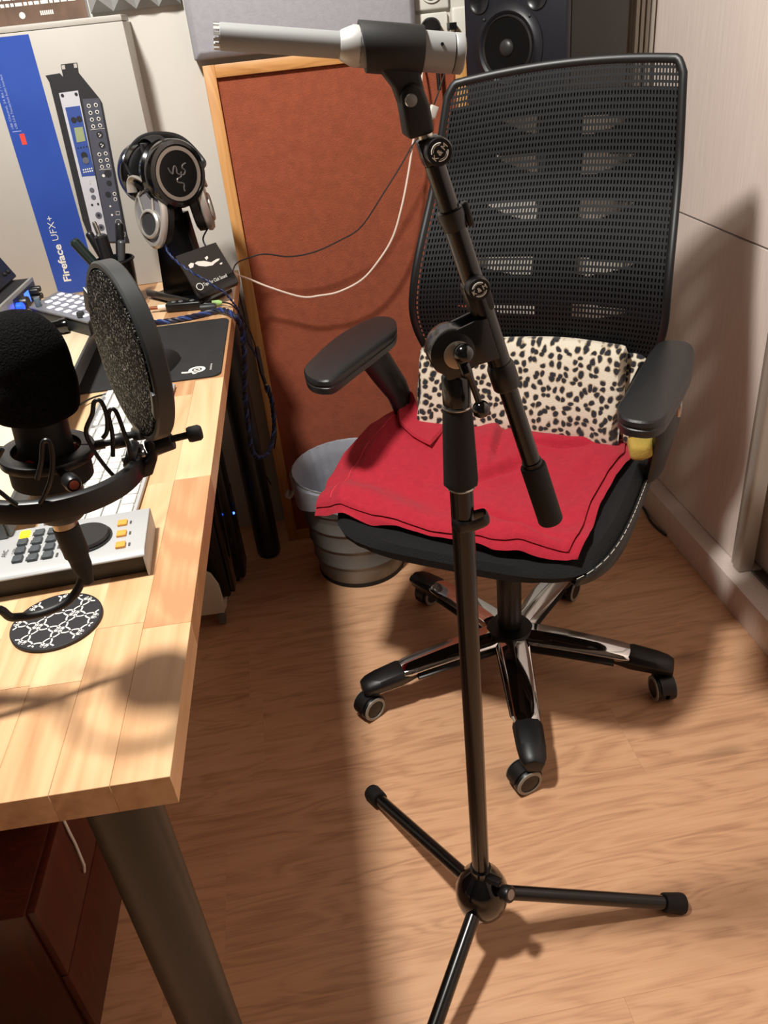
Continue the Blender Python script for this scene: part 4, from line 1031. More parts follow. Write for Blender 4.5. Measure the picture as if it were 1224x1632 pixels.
fb_ = MB().lathe([(PR - .0015, -.004), (PR - .0015, .0095), (PR * .96, .0115), (PR * .8, .0125), (PR * .4, .0135), (.001, .014)], PC, PN, n=64, up=(0, 0, 1))
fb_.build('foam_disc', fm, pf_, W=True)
# the three retaining clips on the hoop's face
for ang, ln in ((62, .34), (178, .30), (250, .34)):
    m_ = MB(); vs = []; X = frame_of(PN, (0, 0, 1))
    for k in range(9):
        a = radians(ang) + ln * (k / 8 - .5)
        for r, h in ((PR + .003, .0095), (PR - .010, .0075), (PR - .010, .011), (PR + .003, .0128)): vs.append(PC + PN * h + X.col[0] * (r * cos(a)) + X.col[1] * (r * sin(a)))
    fs = [(4 * k + i, 4 * k + (i + 1) % 4, 4 * k + 4 + (i + 1) % 4, 4 * k + 4 + i) for k in range(8) for i in range(4)] + [(3, 2, 1, 0), (32, 33, 34, 35)]
    m_.add(vs, fs).build('clip', mat('clip_black', (22, 25, 30), .35), pf_, W=True, bevel=.0006)

xc = thing('microphone_cable', 'thick black microphone cable curving from the studio microphone across the coaster', 'cable', (-.2, .6, .87))
MC = MC - AXM * .031
x0 = MX(-.020); xd = (at(127, 893, 'y', .60) - x0).normalized()
MB().lathe([(.0105, 0), (.0105, .028), (.009, .030), (.0085, .034), (.0085, .040), (.0045, .058)], x0, xd, n=28).build('plug', BLACKM, xc, W=True)
pts = [x0 + xd * .05, at(132, 903, 'y', .60), at(130, 925, 'y', .598), at(118, 948, 'y', .595), at(96, 966, 'y', .59), at(60, 979, 'y', .585), at(20, 984, 'y', .58), at(-20, 982, 'y', .575), V((-.36, .56, .80)), V((-.46, .56, .782)), V((-.62, .60, .781)), V((-.78, .72, .781))]
MB().tube(spline(pts, 8), .0037, 12).build('cord', mat('cable_rubber', (13, 13, 14), .5), xc, W=True)

# ------------------------------------------------------------------ microphone stand
st = thing('microphone_stand', 'black tripod microphone stand with a short boom in front of the chair', 'microphone stand', (.154, .732, 0))
SX, SY = .154, .732
BL2 = mat('stand_black', (10, 10, 10), .25, coat=.2)
S2 = lambda u, v, y=SY: at(u, v, 'y', y)
HB_ = V((SX, SY, 0))
MB().lathe([(.012, .077), (.026, .080), (.036, .092), (.0400, .110), (.0388, .130), (.031, .149), (.020, .161), (.0155, .166), (.0155, .178)], HB_, n=48).build('base_ball', GLOSS, st, W=True)
lm = MB()
for k, deg in enumerate((None,) * 3):
    pass
legdirs = [V((.472 - SX, .714 - SY, 0)), V((.018 - SX, 1.04 - SY, 0))]
third = at(700, 1640, 'z', .03); legdirs.append(V((third.x - SX, third.y - SY, 0)).normalized() * .33)
for d in legdirs:
    a = HB_ + d.normalized() * .022 + V((0, 0, .112)); b = HB_ + d * .93 + V((0, 0, .0172))
    l = MB().tube([a, b], .0108, 20).build('leg', BL2, st, W=True)
    dd = (b - a).normalized()
    MB().lathe([(.0145, 0), (.0150, .004), (.0165, .030), (.0155, .034), (.012, .036)], b - dd * .006, dd, n=24).build('rubber_foot', BLACKM, l, W=True)
MB().tube([HB_ + V((0, 0, .17)), HB_ + V((0, 0, S2(730, 770).z))], .0126, 24).build('lower_tube', BL2, st, W=True)
# base clamp screw with round mark
bq = at(800, 1412, 'y', SY - .03); bd = (V((.55, -.6, .35))).normalized()
bk = HB_ + V((.020, -.022, .146))
MB().lathe([(.006, 0), (.006, .010), (.0115, .010), (.0122, .013), (.0122, .022), (.011, .024), (.0001, .024)], bk, bd, n=26).build('clamp_knob', BLACK, st, W=True)
MB().lathe([(.0075, 0), (.0075, .0005)], bk + bd * .0238, bd, n=24).build('knob_badge', mat('badge_silver', (150, 140, 134), .4, .5), st, W=True)
MB().box(HB_ + V((.014, -.016, .166)), (.024, .016, .008), Matrix.Rotation(radians(-40), 3, 'Z') @ Matrix.Rotation(radians(-25), 3, 'X')).build('base_lug', BLACK, st, W=True, bevel=.0015)
# cable clip
cp = S2(745, 830)
ccl = MB(); c0 = HB_ + V((0, 0, cp.z))
pts = [c0 + V((x, y, z)) for x, y, z in [(-.012, -.002, .002), (-.006, -.0125, .001), (.006, -.0125, .0), (.022, -.012, .004), (.026, -.006, .006), (.024, .000, .0065), (.012, .001, .005)]]
ccl.tube(spline(pts, 5), [(.0075, .0016)] * 31, 10, up=(0, 0, 1)); ccl.build('cable_clip', BLACK, st, W=True)
# hand grip and its rings
gz0, gz1 = S2(734, 770).z, S2(724, 650).z
gp_ = []
for k in range(13):
    t = k / 12; gp_.append((.0160 + .0028 * (1 - t) ** .6 * 1.0 - .0012 * t, gz0 + (gz1 - gz0) * t))
g_ = MB().lathe([(.0140, gz0 - .002)] + gp_ + [(.0135, gz1 + .001)], HB_, n=10)
g_.build('grip', BLACKM, st, W=True, bevel=.0012)
for z_ in (gz0 - .0035, gz1 + .002): MB().lathe([(.0150, -.0012), (.0156, 0), (.0150, .0012)], HB_ + V((0, 0, z_)), n=32).build('grip_ring', STEEL, st, W=True)
zt = S2(722, 600).z
MB().lathe([(.0135, gz1 + .003), (.0142, gz1 + .006), (.0142, zt), (.012, zt + .003)], HB_, n=32).build('upper_collar', BL2, st, W=True)
# swivel joint: disc, fork plate towards the boom
jc = S2(722, 560)
MB().lathe([(.014, -.016), (.0225, -.014), (.0235, -.011), (.0235, .011), (.0225, .014), (.014, .016)], V((jc.x - .002, SY, jc.z + .003)), (0, 1, 0), n=48).build('swivel_disc', BL2, st, W=True)
MB().extrude([V((p.x, SY - .012, p.z)) for p in [S2(701, 560), S2(708, 600), S2(741, 600), S2(743, 560)]], (0, .022, 0)).build('joint_neck', BL2, st, W=True, bevel=.002)
bt = S2(870, 815); tp = S2(668, 222)
bd = (S2(664, 214) - S2(858, 800)).normalized()
def BP(u, v):   # nearest point of the boom axis to a photo point
    p = S2(u, v); o = S2(812, 640); o = S2(803, 600); return o + bd * ((p - o).dot(bd))
for y_ in (SY - .0145, SY + .0105):
    pl_ = [S2(704, 540), S2(716, 522), S2(752, 505), BP(770, 500), BP(785, 566), S2(757, 574), S2(728, 590), S2(706, 580)]
    MB().extrude([V((p.x, y_, p.z)) for p in pl_], (0, .004, 0)).build('joint_plate', BL2, st, W=True, bevel=.001)
MB().lathe([(.0135, 0), (.0135, .003), (.0115, .0035), (.0001, .0035)], V((jc.x + .001, SY - .0145, jc.z + .002)), (0, -1, 0), n=40).build('washer', mat('pale_washer', (176, 164, 148), .3, .8), st, W=True)
lv0 = V((jc.x + .004, SY - .018, jc.z + .003)); 
lk = MB().ball(lv0 + V((0, -.010, .004)), .0098); lk.build('lever_ball', GLOSS, st, W=True)
lv1 = S2(767, 652, SY - .03)
MB().tube([lv0 + V((0, -.004, -.004)), lv0 + V((.002, -.012, -.014)), lv0.lerp(lv1, .4) + V((0, -.004, 0)), lv1], [.006, .0055, .0034, .0030], 14).build('lever', BL2, st, W=True)
MB().ball(lv1, .0088).build('lever_ball', GLOSS, st, W=True)
# boom
def bt_(u1, v1, u2, v2, r, name, m=BL2, **k): return MB().tube([BP(u1, v1), BP(u2, v2)], r, 24).build(name, m, st, W=True, **k)
bt_(845, 745, 800, 590, .0095, 'boom_rear_tube')
bt_(798, 600, 752, 460, .0112, 'boom_main_tube')
bt_(752, 470, 712, 345, .0102, 'boom_main_tube')
bt_(716, 350, 690, 262, .0090, 'boom_inner_tube')
bt_(872, 832, 846, 742, .0138, 'counterweight', BLACKM, bevel=.002)
bt_(848, 748, 844, 736, .0108, 'counterweight_cap', BLACK)
q0, q1 = BP(806, 618), BP(796, 578)
MB().lathe([(.0125, 0), (.0138, .002), (.0138, (q1 - q0).length * .85), (.0120, (q1 - q0).length)], q0, q1 - q0, n=32).build('boom_collar', BLACK, st, W=True)
q0, q1 = BP(718, 372), BP(706, 338)
MB().lathe([(.0098, 0), (.0125, .014), (.0125, (q1 - q0).length - .001), (.0112, (q1 - q0).length), (.009, (q1 - q0).length)], q0, q1 - q0, n=32).build('boom_collar', BLACK, st, W=True)
pdir = V((bd.z, 0, -bd.x))
MB().box((q0 + q1) / 2 + pdir * .014, (.006, .010, .022), frame_of(bd, pdir)).build('collar_lug', BLACK, st, W=True, bevel=.002)
def kmknob(u, v, R_, ang, nm):
    c = S2(u, v, SY - .012)
    k_ = MB().lathe([(R_ * .7, .016), (R_ * .8, .006), (R_, .005), (R_ * 1.03, .001), (R_ * 1.03, -.007), (R_ * .93, -.0095), (.0001, -.0095)], c, (0, 1, 0), n=40).build('clamp_knob', BLACK, st, W=True)
    f = c + V((0, -.0098, 0)); X = V((cos(ang), 0, sin(ang))); Y = V((-sin(ang), 0, cos(ang)))
    text('K & M', f + X * .0, X, Y, R_ * .40, WHITEI, k_, width=R_ * 1.35, center=True, bold=.02)
    for s in (1, -1):
        MB().tube([f + (X * cos(a) * s + Y * sin(a) * s) * R_ * .62 for a in [radians(35 + 11 * i) for i in range(11)]], R_ * .045, 6).build('logo_arc', WHITEI, k_, W=True)
        MB().tube([f + (X * cos(a) * s + Y * sin(a) * s) * R_ * .50 for a in [radians(42 + 9.6 * i) for i in range(11)]], R_ * .025, 6).build('logo_arc', WHITEI, k_, W=True)
kmknob(697, 240, .0112, radians(45), '')
kmknob(760, 457, .0104, radians(25), '')
MB().extrude([V((p.x, SY - .009, p.z)) for p in [BP(690, 262) - pdir * .0095, BP(690, 262) + pdir * .010, BP(672, 222) + pdir * .010, BP(672, 222) - pdir * .0095]], (0, .018, 0)).build('clamp_body', BL2, st, W=True, bevel=.003)
MB().extrude([V((p.x, SY - .010, p.z)) for p in [BP(765, 498) - pdir * .0115, BP(765, 498) + pdir * .0115, BP(750, 448) + pdir * .0125, BP(750, 448) - pdir * .0125]], (0, .020, 0)).build('clamp_body', BLACK, st, W=True, bevel=.004)
MB().cyl(BP(676, 232), BP(662, 212), .0062).build('thread_stud', STEEL, st, W=True)

# microphone clip (rubber) on top
mc = thing('microphone_clip', 'black rubber microphone clip holding the long silver microphone', 'microphone clip', tuple(S2(655, 200)))
RUB = mat('clip_rubber', (19, 19, 19), .62)
m0, m1 = S2(570, 74), S2(735, 86)
md = (m1 - m0).normalized(); mn = V((-md.z, 0, md.x))
MR = .0148
cs0, cs1 = S2(577, 72), S2(672, 80)
cs0 = m0 + md * ((cs0 - m0).dot(md)); cs1 = m0 + md * ((cs1 - m0).dot(md))
sl = MB(); vs = []; nA = 40
Rf = frame_of(md, mn)
for (o_, r) in ((cs0, MR + .0035), (cs1, MR + .0035), (cs1, MR + .0004), (cs0, MR + .0004)):
    for k in range(nA): a = 2 * pi * k / nA; vs.append(o_ + Rf @ V((r * cos(a), r * sin(a), 0)) + (md * (-.004 * cos(a) if o_ is cs0 else .0)))
fs = []
for i in range(4):
    for k in range(nA): fs.append((i * nA + k, i * nA + (k + 1) % nA, ((i + 1) % 4) * nA + (k + 1) % nA, ((i + 1) % 4) * nA + k))
sl.add(vs, fs).build('sleeve', RUB, mc, W=True, bevel=.0006)
body = [S2(*q) for q in ((574, 88), (584, 102), (606, 114), (626, 140), (636, 168), (670, 168), (673, 140), (668, 120), (670, 98), (640, 88))]
MB().extrude([V((p.x, SY - .011, p.z)) for p in body], (0, .022, 0)).build('body', RUB, mc, W=True, bevel=.004, seg=3)
fork = [S2(*q) for q in ((634, 152), (640, 185), (646, 221), (688, 208), (680, 165), (668, 134), (654, 130), (640, 136))]
MB().extrude([V((p.x, SY - .0165, p.z)) for p in fork], (0, .033, 0)).build('fork', RUB, mc, W=True, bevel=.004, seg=3)
MB().lathe([(.0048, 0), (.0052, .001), (.0046, .0022), (.0001, .0026)], S2(655, 160, SY - .0165), (0, -1, 0), n=28).build('pivot_bolt', STEEL, mc, W=True)
# long silver microphone
lm_ = thing('shotgun_microphone', 'long silver small-diaphragm microphone at the top of the stand', 'microphone', tuple(S2(540, 70)))
SILV = mat('satin_silver', (150, 152, 151), .5, .2)
t0, t1 = S2(349, 53), S2(541, 67)
tdir = md
tt = m0 + md * ((t0 - m0).dot(md)); t2 = m0 + md * ((t1 - m0).dot(md))
MB().lathe([(.0086, 0), (.0096, .001), (.0096, (t2 - tt).length + .004)], tt, md, n=40).build('capsule_tube', SILV, lm_, W=True)
MB().lathe([(.0099, 0), (.0110, .0015), (MR, .0105), (MR, .016)], t2, md, n=48).build('collar', mat('bright_silver', (190, 190, 188), .4, .25), lm_, W=True)
e_ = m0 + md * ((S2(722, 84) - m0).dot(md))
MB().lathe([(MR, 0), (MR, (e_ - t2).length - .016)], t2 + md * .015, md, n=48).build('body', SILV, lm_, W=True)
e2_ = m0 + md * ((S2(737, 86) - m0).dot(md))
MB().lathe([(MR - .0006, 0), (MR, .0008), (MR, (e2_ - e_).length - .001), (MR - .001, (e2_ - e_).length), (.0001, (e2_ - e_).length)], e_, md, n=48).build('end_ring', SILV, lm_, W=True)
for k in range(14):
    a = 2 * pi * k / 14; q = tt + Rf @ V((.0082 * cos(a), .0082 * sin(a), -.0015))
    o = MB().box(q, (.0022, .0022, .005), Rf @ Matrix.Rotation(a, 3, 'Z')).build('crown_tooth', mat('bright_silver', (190, 190, 188), .4, .25), lm_, W=True)
MB().cyl(S2(705, 70, SY - MR + .0016), S2(705, 70, SY - MR - .0002), .0013, n=12).build('screw_hole', BLACK, lm_, W=True)

# ------------------------------------------------------------------ waste bin
bn = thing('waste_bin', 'grey metal waste bin with a pale liner bag behind the chair', 'waste bin', (.098, 1.815, 0))
RBm = mat('bin_metal', (140, 138, 132), .42, .5, (120, 118, 112), 8)
pr = [(.112, .0), (.114, .010), (.1155, .012)]
z = .012
for k in range(5):
    z1 = .012 + (k + 1) * .054; r1 = .1155 + (z1 / .30) * .030
    pr += [(r1 - .0035, z1 - .006), (r1 + .001, z1 - .003), (r1 + .001, z1), (r1 - .001, z1 + .003)]
pr += [(.1475, .296), (.1500, .300), (.1480, .303), (.1445, .300), (.1115, .006), (.0001, .006)]
MB().lathe(pr, n=64).build('body', RBm, bn)
MB().lathe([(.110, 0), (.1155, 0), (.1165, .006), (.1160, .012)], n=64).build('base_rim', BLACKM, bn)
LIN = mat('liner_film', (188, 192, 204), .35, 0, alpha=.62, bump=.8, bscale=60)
def liner(s, t):
    a = 2 * pi * s
    if t < .45:   # outside hem
        q = t / .45; r = .1535 + .0006 * sin(a * 23) + .004 * sin(a * 7 + 1) * (1 - q); z = .255 + .045 * q + .006 * sin(a * 5) * (1 - q) - .015 * max(0, cos(a - 3.4)) * (1 - q)
    else:
        q = (t - .45) / .55; r = .1475 - .010 * min(1, q * 12) - .034 * q + .0007 * sin(a * 31) * (1 - q * .3) ; z = .306 - .26 * q
    return V((r * cos(a), r * sin(a), z))
MB().grid(liner, 180, 22).build('liner_bag', LIN, bn)
MB().tube(spline([(-.150, -.02, .262), (-.160, -.025, .250), (-.168, -.020, .254), (-.160, -.012, .262)]), .0045, 8).build('liner_knot', LIN, bn)

cable('floor_cable', [at(930, 760, 'z', .004), at(985, 772, 'z', .004), at(1016, 797, 'z', .004), at(1027, 812, 'z', .004), at(1036, 829, 'z', .004), at(1048, 842, 'z', .004), at(1061, 853, 'z', .004)], .0035, CB,
      'black cable lying on the floor along the wardrobe plinth')
# ------------------------------------------------------------------ loudspeaker on a stand
al = radians(47)
fn = V((-sin(al), -cos(al), 0)); fr_ = V((cos(al), -sin(al), 0))    # front normal, right along the baffle
SPW, SPD, SPH = .24, .285, .38
cor = V((.632, 1.78, 0))                                         # nearest vertical edge
z0s = 1.070
sk = thing('studio_monitor', 'black two-way studio loudspeaker turned towards the desk behind the chair', 'loudspeaker', tuple(cor - fr_ * SPW / 2 - fn * SPD / 2 + V((0, 0, z0s))), 0)
def SPp(s, d, h): return cor - fr_ * (SPW - s) - fn * d + V((0, 0, z0s + h))   # s: 0 left .. SPW right, d depth, h up
MB().extrude([SPp(0, .02, 0), SPp(SPW, .02, 0), SPp(SPW, SPD, 0), SPp(0, SPD, 0)], (0, 0, SPH)).build('cabinet', mat('speaker_cabinet', (26, 23, 19), .55, bump=.3, bscale=700), sk, W=True, bevel=.003)
MB().extrude([SPp(0, 0, 0), SPp(SPW, 0, 0), SPp(SPW, .02, 0), SPp(0, .02, 0)], (0, 0, SPH)).build('baffle', mat('baffle_navy', (17, 18, 28), .5), sk, W=True, bevel=.006, seg=3)
wc_ = at_plane(809, 76, SPp(0, 0, 0), fn)
WR = .083
MB().lathe([(WR, 0), (WR, .0025), (WR * .86, .0030), (WR * .80, .006), (WR * .74, .004), (WR * .70, .001), (WR * .69, -.002)], wc_, fn, n=56).build('woofer_ring', mat('woofer_ring', (15, 15, 22), .45), sk, W=True)
MB().lathe([(WR * .72, .0035), (WR * .68, .0075), (WR * .64, .0035)], wc_, fn, n=56).build('surround', mat('rubber_surround', (30, 30, 30), .35), sk, W=True)
cn = MB(); vs = []; cone = [(WR * .64, .0045), (WR * .4, .0042), (WR * .2, .0040), (WR * .19, .0038)]
MB().lathe([(WR * .655, .0040), (WR * .5, .0038), (WR * .2, .0036), (.001, .0036)], wc_, fn, n=56).build('cone', mat('woofer_cone', (10, 10, 10), .22), sk, W=True)
MB().ball(wc_ + fn * .004, (.0165, .0165, .008), R=frame_of(fn)).build('dust_cap', mat('dust_cap', (40, 40, 40), .4), sk, W=True)
for a in range(4):
    q = wc_ + frame_of(fn, fr_) @ V((WR * .91 * cos(radians(45 + 90 * a)), WR * .91 * sin(radians(45 + 90 * a)), .003)); MB().ball(q, .0032).build('screw', DARKG, sk, W=True)
for (u, v) in ((764, 2), (856, -6)):
    q = at_plane(u, v, SPp(0, 0, 0), fn)
    MB().lathe([(.0225, 0), (.0230, .003), (.0195, .002), (.0175, .0005), (.0001, .0005)], q, fn, n=36).build('port', mat('port_black', (14, 14, 16), .3), sk, W=True)
tw = SPp(SPW / 2, 0, .29)
MB().lathe([(.045, 0), (.045, .003), (.03, .002), (.016, .0008), (.012, .004), (.0001, .008)], tw, fn, n=40).build('tweeter', BLACK, sk, W=True)
ss = thing('speaker_stand', 'black column stand carrying the loudspeaker behind the chair', 'speaker stand', tuple(cor - fr_ * SPW / 2 - fn * SPD / 2), 0)
sc0 = cor - fr_ * SPW / 2 - fn * SPD / 2
MB().extrude([SPp(.02, .03, -.0145), SPp(SPW - .02, .03, -.0145), SPp(SPW - .02, SPD - .03, -.0145), SPp(.02, SPD - .03, -.0145)], (0, 0, .014)).build('top_plate', BLACKM, ss, W=True, bevel=.002)
MB().cyl(sc0 + V((0, 0, .012)), sc0 + V((0, 0, z0s - .0145)), .022).build('column', BLACKM, ss, W=True)
MB().extrude([SPp(.01, .02, -z0s), SPp(SPW - .01, .02, -z0s), SPp(SPW - .01, SPD - .02, -z0s), SPp(.01, SPD - .02, -z0s)], (0, 0, .012)).build('base_plate', BLACKM, ss, W=True, bevel=.002)
# ------------------------------------------------------------------ office chair
ch = thing('office_chair', 'black mesh office chair with armrests on a chromed five-star castor base', 'chair', (.352, 1.318, 0), radians(-34))
CM = ROOTS[ch.name]; CI = CM.inverted()
def CL(p): return CI @ V(p)
def CW_(x, y, z): return CM @ V((x, y, z))
def cat_(u, v, yl): return CI @ at_plane(u, v, CW_(0, yl, 0), (CM.to_3x3() @ V((0, 1, 0))))
CHB = mat('chair_plastic', (15, 15, 16), .42)
MESHM = mat('chair_mesh', (19, 20, 21), .65, spec=.3)
# base (its own swivel)
OC = CI @ V((.366, 1.312, 0)); OC.z = 0
LR = .315
base = MB().lathe([(.034, .078), (.046, .082), (.050, .100), (.049, .119), (.046, .123), (.0001, .124)], OC, n=40).build('base_hub', CHB, ch)
MB().cyl(OC + V((0, 0, .13)), OC + V((0, 0, .30)), .0255, n=32).build('gas_cylinder_cover', CHB, ch, bevel=.002)
MB().cyl(OC + V((0, 0, .30)), OC + V((0, 0, .405)), .014, n=24).build('gas_piston', CHROME, ch)
MB().box(OC + V((0, .0, .425)), (.16, .22, .050)).build('tilt_mechanism', CHB, ch, bevel=.008)
MB().box(OC + V((0, .15, .425)), (.07, .25, .016)).build('back_link', CHB, ch, bevel=.004)
def loftsec(secs):
    m = MB(); n = len(secs[0]); vs = sum(secs, []); fs = []
    for i in range(len(secs) - 1):
        for k in range(n): fs.append((i * n + k, i * n + (k + 1) % n, (i + 1) * n + (k + 1) % n, (i + 1) * n + k))
    fs += [tuple(range(n - 1, -1, -1)), tuple((len(secs) - 1) * n + k for k in range(n))]
    return m.add(vs, fs)
cast_dirs = [212, 196, 268, 224, 34]
for k in range(5):
    aw = -.1524 - pi / 2 - 2 * pi / 5 + k * 2 * pi / 5
    d = CI.to_3x3() @ V((cos(aw), sin(aw), 0)); s_ = V((-d.y, d.x, 0))
    def sec(r, w, zt, zb, wb=.7, crown=.006):
        c = OC + d * r
        return [c + s_ * (-w * wb) + V((0, 0, zb)), c + s_ * (-w) + V((0, 0, zb + (zt - zb) * .62)), c + s_ * (-w * .72) + V((0, 0, zt - .003)), c + V((0, 0, zt + crown * .3)),
                c + s_ * (w * .72) + V((0, 0, zt - .003)), c + s_ * w + V((0, 0, zb + (zt - zb) * .62)), c + s_ * (w * wb) + V((0, 0, zb))]
    def prf(r):
        t = (r - .03) / (LR - .03)
        return .0370 - .0110 * t, .121 - .006 * t - .022 * t * t, .088 - .012 * t - .008 * t * t
    S_ = []
    for r in (.03, .06, .10, .15, .20, .235, .262):
        w, zt, zb = prf(r); f = 1 if r < .25 else .8
        S_.append(sec(r, w * f, zt, zb + .006))
    arm_ = loftsec(S_).build('base_arm', CHROME, ch, bevel=.0022, seg=2, angle=20)
    S_ = []
    for r in (.03, .10, .17, .22):
        w, zt, zb = prf(r); S_.append(sec(r, w * .985, zb + .010, zb - .006, .8, 0))
    loftsec(S_).build('arm_underside', CHB, arm_, bevel=.001)
    S_ = []
    for r, f, dz in ((.215, .60, -.010), (.245, .96, -.0015), (.255, 1.05, .0015), (.30, 1.06, .001), (.325, .98, -.001), (.337, .74, -.006)):
        w, zt, zb = prf(min(r, .33)); S_.append(sec(r, w * f, zt + dz, zb - .008))
    loftsec(S_).build('arm_end_cap', CHB, arm_, bevel=.002)
    # castor
    cd_ = CI.to_3x3() @ V((cos(radians(cast_dirs[k])), sin(radians(cast_dirs[k])), 0)); cs_ = V((-cd_.y, cd_.x, 0))
    sp_ = OC + d * .312
    wcn = sp_ + cd_ * .018 + V((0, 0, .0275))
    cst = MB().cyl(sp_ + V((0, 0, .05)), sp_ + V((0, 0, .078)), .010, n=20)
    # hood: arc over the wheels
    n_ = 16; vs = []
    for i in range(n_ + 1):
        a = radians(-20 + 190 * i / n_)
        for rr2, ww in ((.0285, -.0205), (.0315, -.0205), (.0315, .0205), (.0285, .0205)):
            vs.append(wcn + (-cd_) * (rr2 * cos(a)) + V((0, 0, rr2 * sin(a))) + cs_ * ww * .62)
    cst.add(vs, [(4 * i + j, 4 * i + (j + 1) % 4, 4 * i + 4 + (j + 1) % 4, 4 * i + 4 + j) for i in range(n_) for j in range(4)] + [(3, 2, 1, 0), (4 * n_, 4 * n_ + 1, 4 * n_ + 2, 4 * n_ + 3)])
    co = cst.build('castor', CHB, ch)
    for sgn in (-1, 1):
        MB().lathe([(.0268, 0), (.0275, .002), (.0275, .013), (.0262, .016), (.0215, .0168), (.0205, .0158), (.0001, .0175)], wcn + cs_ * sgn * .004, cs_ * sgn, n=36).build('wheel', BLACK, co)
        r_ = MB().lathe([(.0266, .0152), (.0262, .0168), (.0205, .0176), (.0200, .0164)], wcn + cs_ * sgn * .004, cs_ * sgn, n=36); r_.f = r_.f[:-2]
        r_.build('wheel_ring', mat('wheel_grey', (148, 146, 136), .45), co)

# seat
def superell(x, y, a, b, n=3.2): return (abs(x / a) ** n + abs(y / b) ** n)
SW, SD = .268, .262
def seat_outline(scale=1., n=60):
    o = []
    for k in range(n):
        a = 2 * pi * k / n; c_, s_ = cos(a), sin(a)
        q = (abs(c_) ** 4.6 + abs(s_) ** 4.6) ** (-1 / 4.6)
        x, y = SW * scale * q * c_, SD * scale * q * s_
        if y < 0: x *= 1 - .03 * (y / SD) ** 2
        o.append((x - .008, y + .005))
    return o
def seat_top(x, y):
    'height of the upholstered surface'
    xx = (x + .008) / SW; yy = (y - .005) / SD
    z = .497 + .014 * abs(xx) ** 3 + .008 * yy
    if yy < -.35: z -= .032 * ((-.35 - yy) / .65) ** 2
    z -= .020 * max(0, superell(x + .008, y - .005, SW, SD, 4.6) - .80) / .2 * .5
    return z
lev = [(.80, .448), (.93, .450), (.985, .456), (1.0, .468), (.985, None), (.93, None), (.80, None), (.55, None), (.28, None), (.03, None)]
m = MB(); vs = []
for sc_, zz in lev:
    for (x, y) in seat_outline(sc_):
        if zz is None:
            z = seat_top(x, y) - (.010 if sc_ > .98 else .0)
        else:
            z = zz - (.009 * ((-.1 - y) / .16) ** 2 if y < -.1 else 0)
        vs.append(V((x, y, z)))
n = 60; fs = []
for i in range(len(lev) - 1):
    for k in range(n): fs.append((i * n + k, i * n + (k + 1) % n, (i + 1) * n + (k + 1) % n, (i + 1) * n + k))
fs += [tuple(range(n - 1, -1, -1)), tuple((len(lev) - 1) * n + k for k in range(n))]
seatm = mat('seat_fabric', (11, 11, 12), .9, 0, (7, 7, 8), 260, (1, 1, 1), bump=.9, bscale=420)
seat = m.add(vs, fs).build('seat', seatm, ch)
# smooth side panel on the right with pale stitching
so = seat_outline(1.006, 120)
seg_ = [p for p in so if p[0] > .205 and p[1] > -.262]; seg_.sort(key=lambda p: p[1])
m = MB(); vs = []
for (x, y) in seg_:
    dz = .009 * ((-.1 - y) / .16) ** 2 if y < -.1 else 0
    for f, z in ((.94, .447), (1.0, .451), (1.012, .466), (1.0, min(.496, seat_top(x, y) - .004))): vs.append(V((x * f, y * f, z - (dz if z < .47 else 0))))
for_ = len(seg_)
m.add(vs, [(4 * i + j, 4 * i + j + 1, 4 * i + 5 + j, 4 * i + 4 + j) for i in range(for_ - 1) for j in range(3)])
m.build('side_panel', mat('side_leather', (26, 27, 27), .42), ch, solid=.003)
st_ = MB()
for i in range(for_ - 1):
    (x, y) = seg_[i]; (x2, y2) = seg_[i + 1]
    if i % 1 == 0: 
        a = V((x * 1.012, y * 1.012, min(.496, seat_top(x, y) - .003))); b = V((x2 * 1.012, y2 * 1.012, min(.496, seat_top(x2, y2) - .003)))
        st_.tube([a, a.lerp(b, .72)], .0007, 5)
tag(st_.build('stitching', mat('stitch_pale', (196, 190, 178), .7), ch), kind='stuff')

# back
ZB, ZT = .560, 1.146
def hw_(z):
    t = (z - ZB) / (ZT - ZB)
    if z < .76: return .243 - .075 * ((.76 - z) / .20) ** 2
    return .243 - .042 * ((z - .76) / .41) ** 1.2
def back_pt(s, z, off=0.):
    'surface of the mesh back: s in [-1, 1] across'
    t = (z - ZB) / (ZT - ZB)
    yl = .235 - .052 * sin(min(1, max(0, t) / .78) * pi) ** 2 + .105 * max(0, t - .25) ** 1.4
    h = hw_(z); x = .006 + .024 * t + s * h
    return V((x, yl - .030 * (s * s) + off, z + .012 * (1 - s * s) * (t > .5) * (t - .5) * 2 + .008 * s * t))
fpts = []
for i in range(41): fpts.append((-1, ZB + (ZT - .02 - ZB) * i / 40))
path = [back_pt(s, z) for s, z in fpts]
path += [back_pt(-1 + .02 * k, ZT - .02 + .02 * sin(k / 3 * pi / 2)) for k in range(1, 4)]
path += [back_pt(-.94 + 1.88 * i / 24, ZT + .0) for i in range(1, 24)]
path += [back_pt(1 - .02 * k, ZT - .02 + .02 * sin(k / 3 * pi / 2)) for k in (3, 2, 1)]
path += [back_pt(1, z) for s, z in reversed(fpts)]
path += [back_pt(1 - .04 * k, ZB - .018 * sin(k / 3 * pi / 2)) for k in range(1, 4)]
path += [back_pt(.88 - 1.76 * i / 20, ZB - .018) for i in range(1, 20)]
path += [back_pt(-1 + .04 * k, ZB - .018 * sin(k / 3 * pi / 2)) for k in (3, 2, 1)]
MB().tube(path, [(.0045, .0075)] * len(path), 10, closed=True, up=(0, 1, 0)).build('back_frame', CHB, ch)
